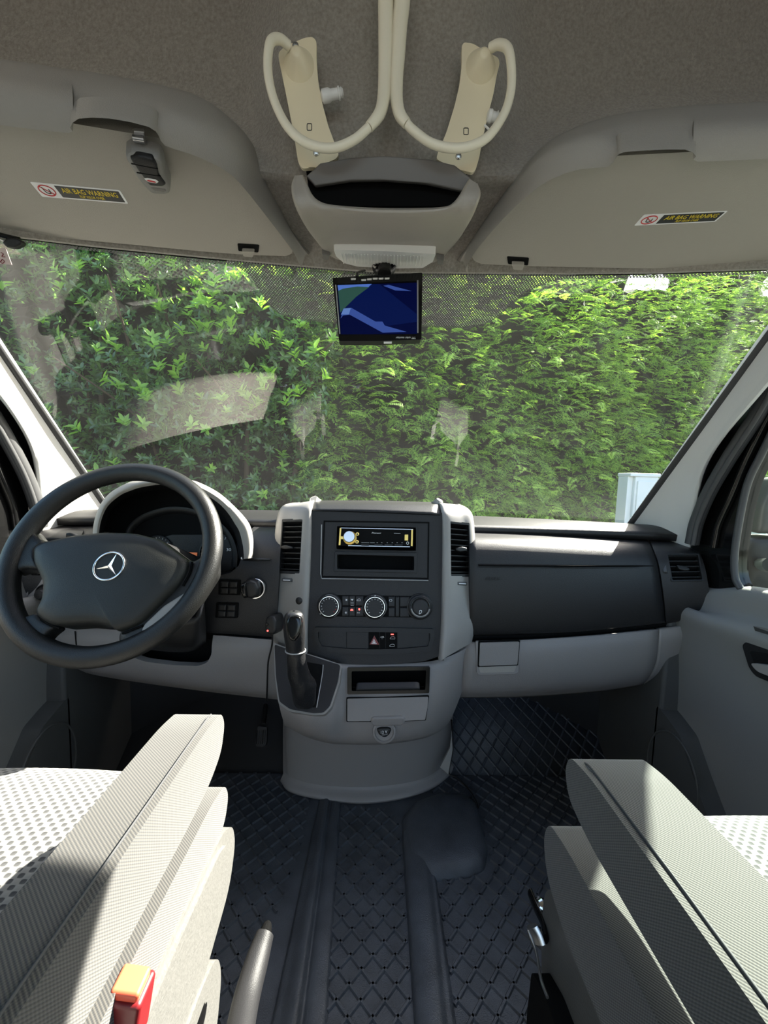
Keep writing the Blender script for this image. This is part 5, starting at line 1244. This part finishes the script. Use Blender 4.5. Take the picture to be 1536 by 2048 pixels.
# ================================================================== OUTSIDE
def rotmats(dirs, ups):
    """columns: x = along dirs, z close to ups"""
    x = dirs / np.linalg.norm(dirs, axis=1, keepdims=True); y = np.cross(ups, x); y /= np.linalg.norm(y, axis=1, keepdims=True) + 1e-9; z = np.cross(x, y)
    return np.stack([x, y, z], 2)
def leaf_tpl(l, wd, dip=.12, droop=.1):
    v = [(0, 0, 0)]
    for t, k in ((.3, .44), (.65, .40)):
        v += [(t * l, k * wd, dip * wd * 1.2 - droop * l * t * t), (t * l, 0, -dip * wd - droop * l * t * t), (t * l, -k * wd, dip * wd * 1.2 - droop * l * t * t)]
    v.append((l, 0, -droop * l))
    f = [(0, 2, 1), (0, 3, 2), (1, 2, 5, 4), (2, 3, 6, 5), (4, 5, 7), (5, 6, 7)]
    return np.array(v), f
def sprig_tpl(n, l, wd, r_):
    V, F = [], []
    for i in range(n):
        a = i * 2.4 + r_.uniform(-.3, .3); el = R(r_.uniform(15, 62)) * (1 - .35 * i / n)
        d = np.array([math.sin(el), math.cos(a) * math.cos(el), math.sin(a) * math.cos(el)]); up = np.array([1.0, 0, 0]) - d * d[0]
        M = rotmats(d[None], up[None])[0]; tv, tf = leaf_tpl(l * r_.uniform(.75, 1.1), wd * r_.uniform(.85, 1.1))
        tv = tv @ M.T + np.array([i * l * .10, 0, 0]); o = len(V) and sum(len(q) for q in V)
        V.append(tv); F += [tuple(k + o for k in f) for f in tf]
    return np.concatenate(V), F
def frond_tpl(l, r_, n=8):
    """flat feathery conifer frond"""
    V, F = [], []
    def blade(p, d, ln, wd, z0, z1):
        o = len(V); s = np.array([-d[1], d[0]])
        q = [p, p + d * ln * .45 + s * wd, p + d * ln, p + d * ln * .45 - s * wd]
        for k, (x, y) in enumerate(q): V.append((x, y, (z0, (z0 + z1) / 2 + .002, z1, (z0 + z1) / 2 + .002)[k]))
        F.append((o, o + 1, o + 2, o + 3))
    for i in range(n):
        t = (i + .6) / (n + .4); x = l * t; zd = -.28 * l * t * t; ln = l * (.42 * (1 - t) + .12)
        for s in (-1, 1):
            a = s * R(48 - 12 * t + r_.uniform(-8, 8)); d = np.array([math.cos(a), math.sin(a)])
            blade(np.array([x, 0]), d, ln, l * .030, zd, zd - .22 * ln)
            blade(np.array([x, 0]) + d * ln * .35, np.array([math.cos(a * .3), math.sin(a * .3)]), ln * .5, l * .022, zd - .05 * ln, zd - .2 * ln)
            blade(np.array([x, 0]) + d * ln * .4, np.array([math.cos(a * 1.7), math.sin(a * 1.7)]), ln * .42, l * .022, zd - .06 * ln, zd - .2 * ln)
    blade(np.array([0., 0]), np.array([1., 0]), l * .9, l * .012, 0, -.25 * l)
    blade(np.array([l * .85, 0]), np.array([1., 0]), l * .28, l * .026, -.2 * l, -.33 * l)
    return np.array(V), F
def np_mesh(name, V, polys, m):
    me = bpy.data.meshes.new(name); me.vertices.add(len(V)); me.vertices.foreach_set('co', V.astype(np.float32).ravel())
    sizes = np.array([len(p) for p in polys[0]]); per = polys[0]; cnt, stride = polys[1], polys[2]
    base = np.concatenate([np.array(p) for p in per]); idx = (base[None, :] + (np.arange(cnt) * stride)[:, None]).ravel()
    tot = np.tile(sizes, cnt); st_ = np.concatenate([[0], np.cumsum(tot)[:-1]])
    me.loops.add(len(idx)); me.loops.foreach_set('vertex_index', idx.astype(np.int32))
    me.polygons.add(len(tot)); me.polygons.foreach_set('loop_start', st_.astype(np.int32)); me.polygons.foreach_set('loop_total', tot.astype(np.int32))
    me.update(calc_edges=True); me.materials.append(MATS[m]); return me
def scatter(name, tpls, pos, M, sc, m, parent):
    """one mesh holding a copy of a random template at every position"""
    k = len(tpls); out = []
    for i, (tv, tf) in enumerate(tpls):
        P, Q, S_ = pos[i::k], M[i::k], sc[i::k]
        V = np.einsum('nij,vj->nvi', Q, tv) * S_[:, None, None] + P[:, None, :]
        me = np_mesh(name, V.reshape(-1, 3), (tf, len(P), len(tv)), m)
        o = bpy.data.objects.new(name, me); COL.objects.link(o); put(o, parent); out.append(o)
    return out
def join(objs):
    """merge meshes that were scattered from several templates into one object"""
    bm = bmesh.new()
    for o in objs: bm.from_mesh(o.data)
    bm.to_mesh(objs[0].data); bm.free()
    for o in objs[1:]: bpy.data.objects.remove(o)
    return objs[0]
def wob(x, z, s): return .13 * np.sin(x * 3.1 + s) * np.cos(z * 2.7 + s * 2) + .09 * np.sin(x * 7.3 + z * 5.1 + s) + .05 * np.sin(z * 11 - x * 4)
def unit_rand(n, mean, sd):
    v = np.array(mean)[None] + rng.normal(size=(n, 3)) * sd; return v / np.linalg.norm(v, axis=1, keepdims=True)
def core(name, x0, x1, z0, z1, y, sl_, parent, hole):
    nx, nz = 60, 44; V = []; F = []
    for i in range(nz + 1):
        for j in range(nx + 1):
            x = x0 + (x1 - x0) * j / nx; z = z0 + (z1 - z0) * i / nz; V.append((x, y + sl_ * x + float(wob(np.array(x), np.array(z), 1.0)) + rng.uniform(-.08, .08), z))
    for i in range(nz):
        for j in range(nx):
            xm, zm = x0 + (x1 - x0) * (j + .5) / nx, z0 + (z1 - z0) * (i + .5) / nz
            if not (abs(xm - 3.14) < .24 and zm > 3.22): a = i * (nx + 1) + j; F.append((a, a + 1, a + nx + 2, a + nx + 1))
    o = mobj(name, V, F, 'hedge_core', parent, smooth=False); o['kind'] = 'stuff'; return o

# ---- broad-leaved hedge on the left
lh = thing('laurel_hedge', (-1.6, 2.5, -.62), 'glossy broad-leaved hedge with bright young shoots, left of the conifers', 'hedge')
N = 9000
x = rng.uniform(-4.0, -.30, N); z = rng.uniform(-.6, 2.95, N); dpt = rng.uniform(0, 1, N) ** 1.3 * .55
keep = x < -.36 + .14 * np.sin(z * 3) + .18 * (z - .9) * (z > .9) * .6 + .1
x, z, dpt = x[keep], z[keep], dpt[keep]; N = len(x)
y = 2.55 + .25 * x * 0.6 + wob(x, z, 0.3) + dpt
pos = np.stack([x, y, z], 1); D = unit_rand(N, (0, -.55, .5), .55); U = unit_rand(N, (0, -.3, 1), .4)
tp = [sprig_tpl(int(rng.integers(5, 8)), .054, .022, rng) for _ in range(5)]
fo_ = join(scatter('foliage', tp, pos, rotmats(D, U), rng.uniform(.75, 1.15, N), 'laurel_leaf', lh)); fo_['kind'] = 'stuff'
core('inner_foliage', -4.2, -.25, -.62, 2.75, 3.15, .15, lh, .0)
yt = [sprig_tpl(7, .060, .026, rng) for _ in range(4)]
ym = [np_mesh('leaf_sprig', v, (f, 1, len(v)), 'laurel_young') for v, f in yt]
n = 0
while n < 290:
    x_, z_ = rng.uniform(-3.2, -.32), rng.uniform(-.1, 2.6)
    if rng.uniform() < .35: x_ = rng.uniform(-1.4, -.3); z_ = rng.uniform(1.3, 2.3)
    p = np.array([x_, 2.46 + .15 * x_ + float(wob(np.array(x_), np.array(z_), .3)) + rng.uniform(-.06, .04), z_])
    o = bpy.data.objects.new('leaf_sprig', ym[n % 4]); COL.objects.link(o); put(o, lh)
    M = rotmats(unit_rand(1, (0, -.5, .75), .3), unit_rand(1, (0, -.5, 1), .3))[0]; s_ = rng.uniform(.7, 1.15)
    o.matrix_basis = Matrix([[*(M[i] * s_), p[i]] for i in range(3)] + [[0, 0, 0, 1]]); n += 1
for i in range(26):
    a = Vector((rng.uniform(-3.4, -.5), 2.95, rng.uniform(-.5, 1.9))); b = a + Vector((rng.uniform(-.5, .5), rng.uniform(-.75, -.4), rng.uniform(.1, .6)))
    tube('branch', [a, a.lerp(b, .5) + Vector((0, 0, .05)), b], [.012, .008, .004], 'bark', lh, k=4, seg=6)
for i in range(9):
    x_ = -3.6 + i * .38; tube('stem', [(x_, 2.9, -.62), (x_ + rng.uniform(-.1, .1), 2.92, .5), (x_ + rng.uniform(-.2, .2), 2.95, 2.4)], [.03, .022, .01], 'bark', lh, k=4, seg=8)

# ---- conifer hedge in the middle and on the right
ch = thing('conifer_hedge', (2, 3.0, -.62), 'dense feathery conifer hedge filling the middle and right of the windscreen', 'hedge')
N = 30000
x = rng.uniform(-.5, 7.0, N); z = rng.uniform(-.62, 5.2, N)
top = .95 + .66 * (2.75 + .45 * x) + .25 * np.sin(x * 2.3)
top -= .50 * np.exp(-((x - 3.14) / .22) ** 4)
keep = z < top; x, z = x[keep], z[keep]; N = len(x)
dpt = rng.uniform(0, 1, N) ** 1.2 * .40; yf = 2.75 + .45 * x + wob(x, z, 2.0) * .9
pos = np.stack([x, yf + dpt, z], 1)
D = np.stack([rng.normal(0, .75, N), -.75 + rng.normal(0, .25, N), -.12 + rng.normal(0, .25, N)], 1); U = unit_rand(N, (0, -.35, 1), .28)
tp = [frond_tpl(.115, rng, 6) for _ in range(4)]
co = join(scatter('foliage', tp, pos, rotmats(D, U), rng.uniform(.7, 1.25, N), 'conifer_leaf', ch)); co['kind'] = 'stuff'
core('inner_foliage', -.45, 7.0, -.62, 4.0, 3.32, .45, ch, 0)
tm = [np_mesh('frond', v, (f, 1, len(v)), 'conifer_tip') for v, f in [frond_tpl(.125, rng) for _ in range(4)]]
for n in range(260):
    x_, z_ = rng.uniform(-.45, 3.6), rng.uniform(-.1, 2.6)
    p = np.array([x_, 2.68 + .45 * x_ + float(wob(np.array(x_), np.array(z_), 2.0)) * .9 + rng.uniform(-.05, .03), z_])
    o = bpy.data.objects.new('frond', tm[n % 4]); COL.objects.link(o); put(o, ch)
    M = rotmats(np.array([[rng.normal(0, .7), -.8, -.1 + rng.normal(0, .2)]]), unit_rand(1, (0, -.35, 1), .22))[0]; s_ = rng.uniform(.8, 1.2)
    o.matrix_basis = Matrix([[*(M[i] * s_), p[i]] for i in range(3)] + [[0, 0, 0, 1]])
for i in range(10):
    x_ = -.5 + i * .6; tube('trunk', [(x_, 3.62 + .45 * x_, -.62), (x_ + .03, 3.63 + .45 * x_, 1), (x_, 3.62 + .45 * x_, 2.6)], [.05, .04, .015], 'bark', ch, k=4, seg=8)

# ---- white service pedestal by the hedge
ub = thing('service_pedestal', (1.72, 2.4, -.62), 'white metal service pedestal standing before the conifer hedge', 'pedestal')
pa = PY(1272, 946, 2.40); xa, zt = pa.x, pa.z; wd = .15
box('pedestal_body', (xa, 2.40, -.62), (xa + wd, 2.52, zt - .02), 'white_paint', ub, bev=.006)
box('pedestal_side', (xa - .035, 2.42, -.62), (xa, 2.52, zt - .01), 'white_paint', ub, bev=.004)
box('pedestal_cap', (xa - .038, 2.392, zt - .022), (xa + wd + .006, 2.525, zt), 'white_paint', ub, bev=.005)
d_ = box('pedestal_door', (xa + .014, 2.392, zt - .30), (xa + wd - .012, 2.402, zt - .05), 'white_paint', ub, bev=.004)
box('lower_hatch', (xa + .014, 2.393, zt - .62), (xa + wd - .012, 2.402, zt - .33), 'white_paint', ub, bev=.004)
tube('pedestal_wire', [(xa + .03, 2.39, zt - .31), (xa + .022, 2.385, zt - .40), (xa + .016, 2.388, zt - .55)], .004, 'rubber', ub, k=4, seg=6)

# ---- door mirror seen through the right door window
dm = thing('door_mirror', PX(1510, 1180, 1.12), 'black door mirror housing outside the right door window', 'mirror')
mf_ = Fr(PX(1500, 1120, 1.12), (-.35, -.93, 0))
pillow('mirror_housing', [(1480, 1088), (1490, 1074), (1530, 1072), (1600, 1078), (1620, 1100), (1620, 1200), (1600, 1225), (1500, 1220), (1478, 1190)], mf_, .035, 'black_plastic', dm, rad=.015, back=.05)
pillow('upper_mirror_housing', [(1506, 1066), (1512, 1010), (1528, 975), (1545, 955), (1610, 950), (1620, 1070)], mf_, .03, 'rubber', dm, rad=.012, back=.05)
tube('mirror_arm', [PX(1545, 1130, .93) , PX(1530, 1130, 1.02), mf_.px(1530, 1130, -.02)], .018, 'black_plastic', dm, k=4, seg=10)

# ---- pale panelled gate behind the mirror
gt = thing('garden_gate', (2.75, 2.5, -.62), 'pale green-white boarded gate behind the door mirror', 'gate')
ga = PX(1500, 990, 2.5)
for i in range(9):
    box('board', (2.50, ga.y - .14 * i - .13, -.60), (2.53, ga.y - .14 * i, ga.z), 'white_paint', gt, bev=.004)
box('top_rail', (2.48, ga.y - 1.26, ga.z - .10), (2.50, ga.y, ga.z - .03), 'white_paint', gt, bev=.004)
box('bottom_rail', (2.48, ga.y - 1.26, -.35), (2.50, ga.y, -.27), 'white_paint', gt, bev=.004)
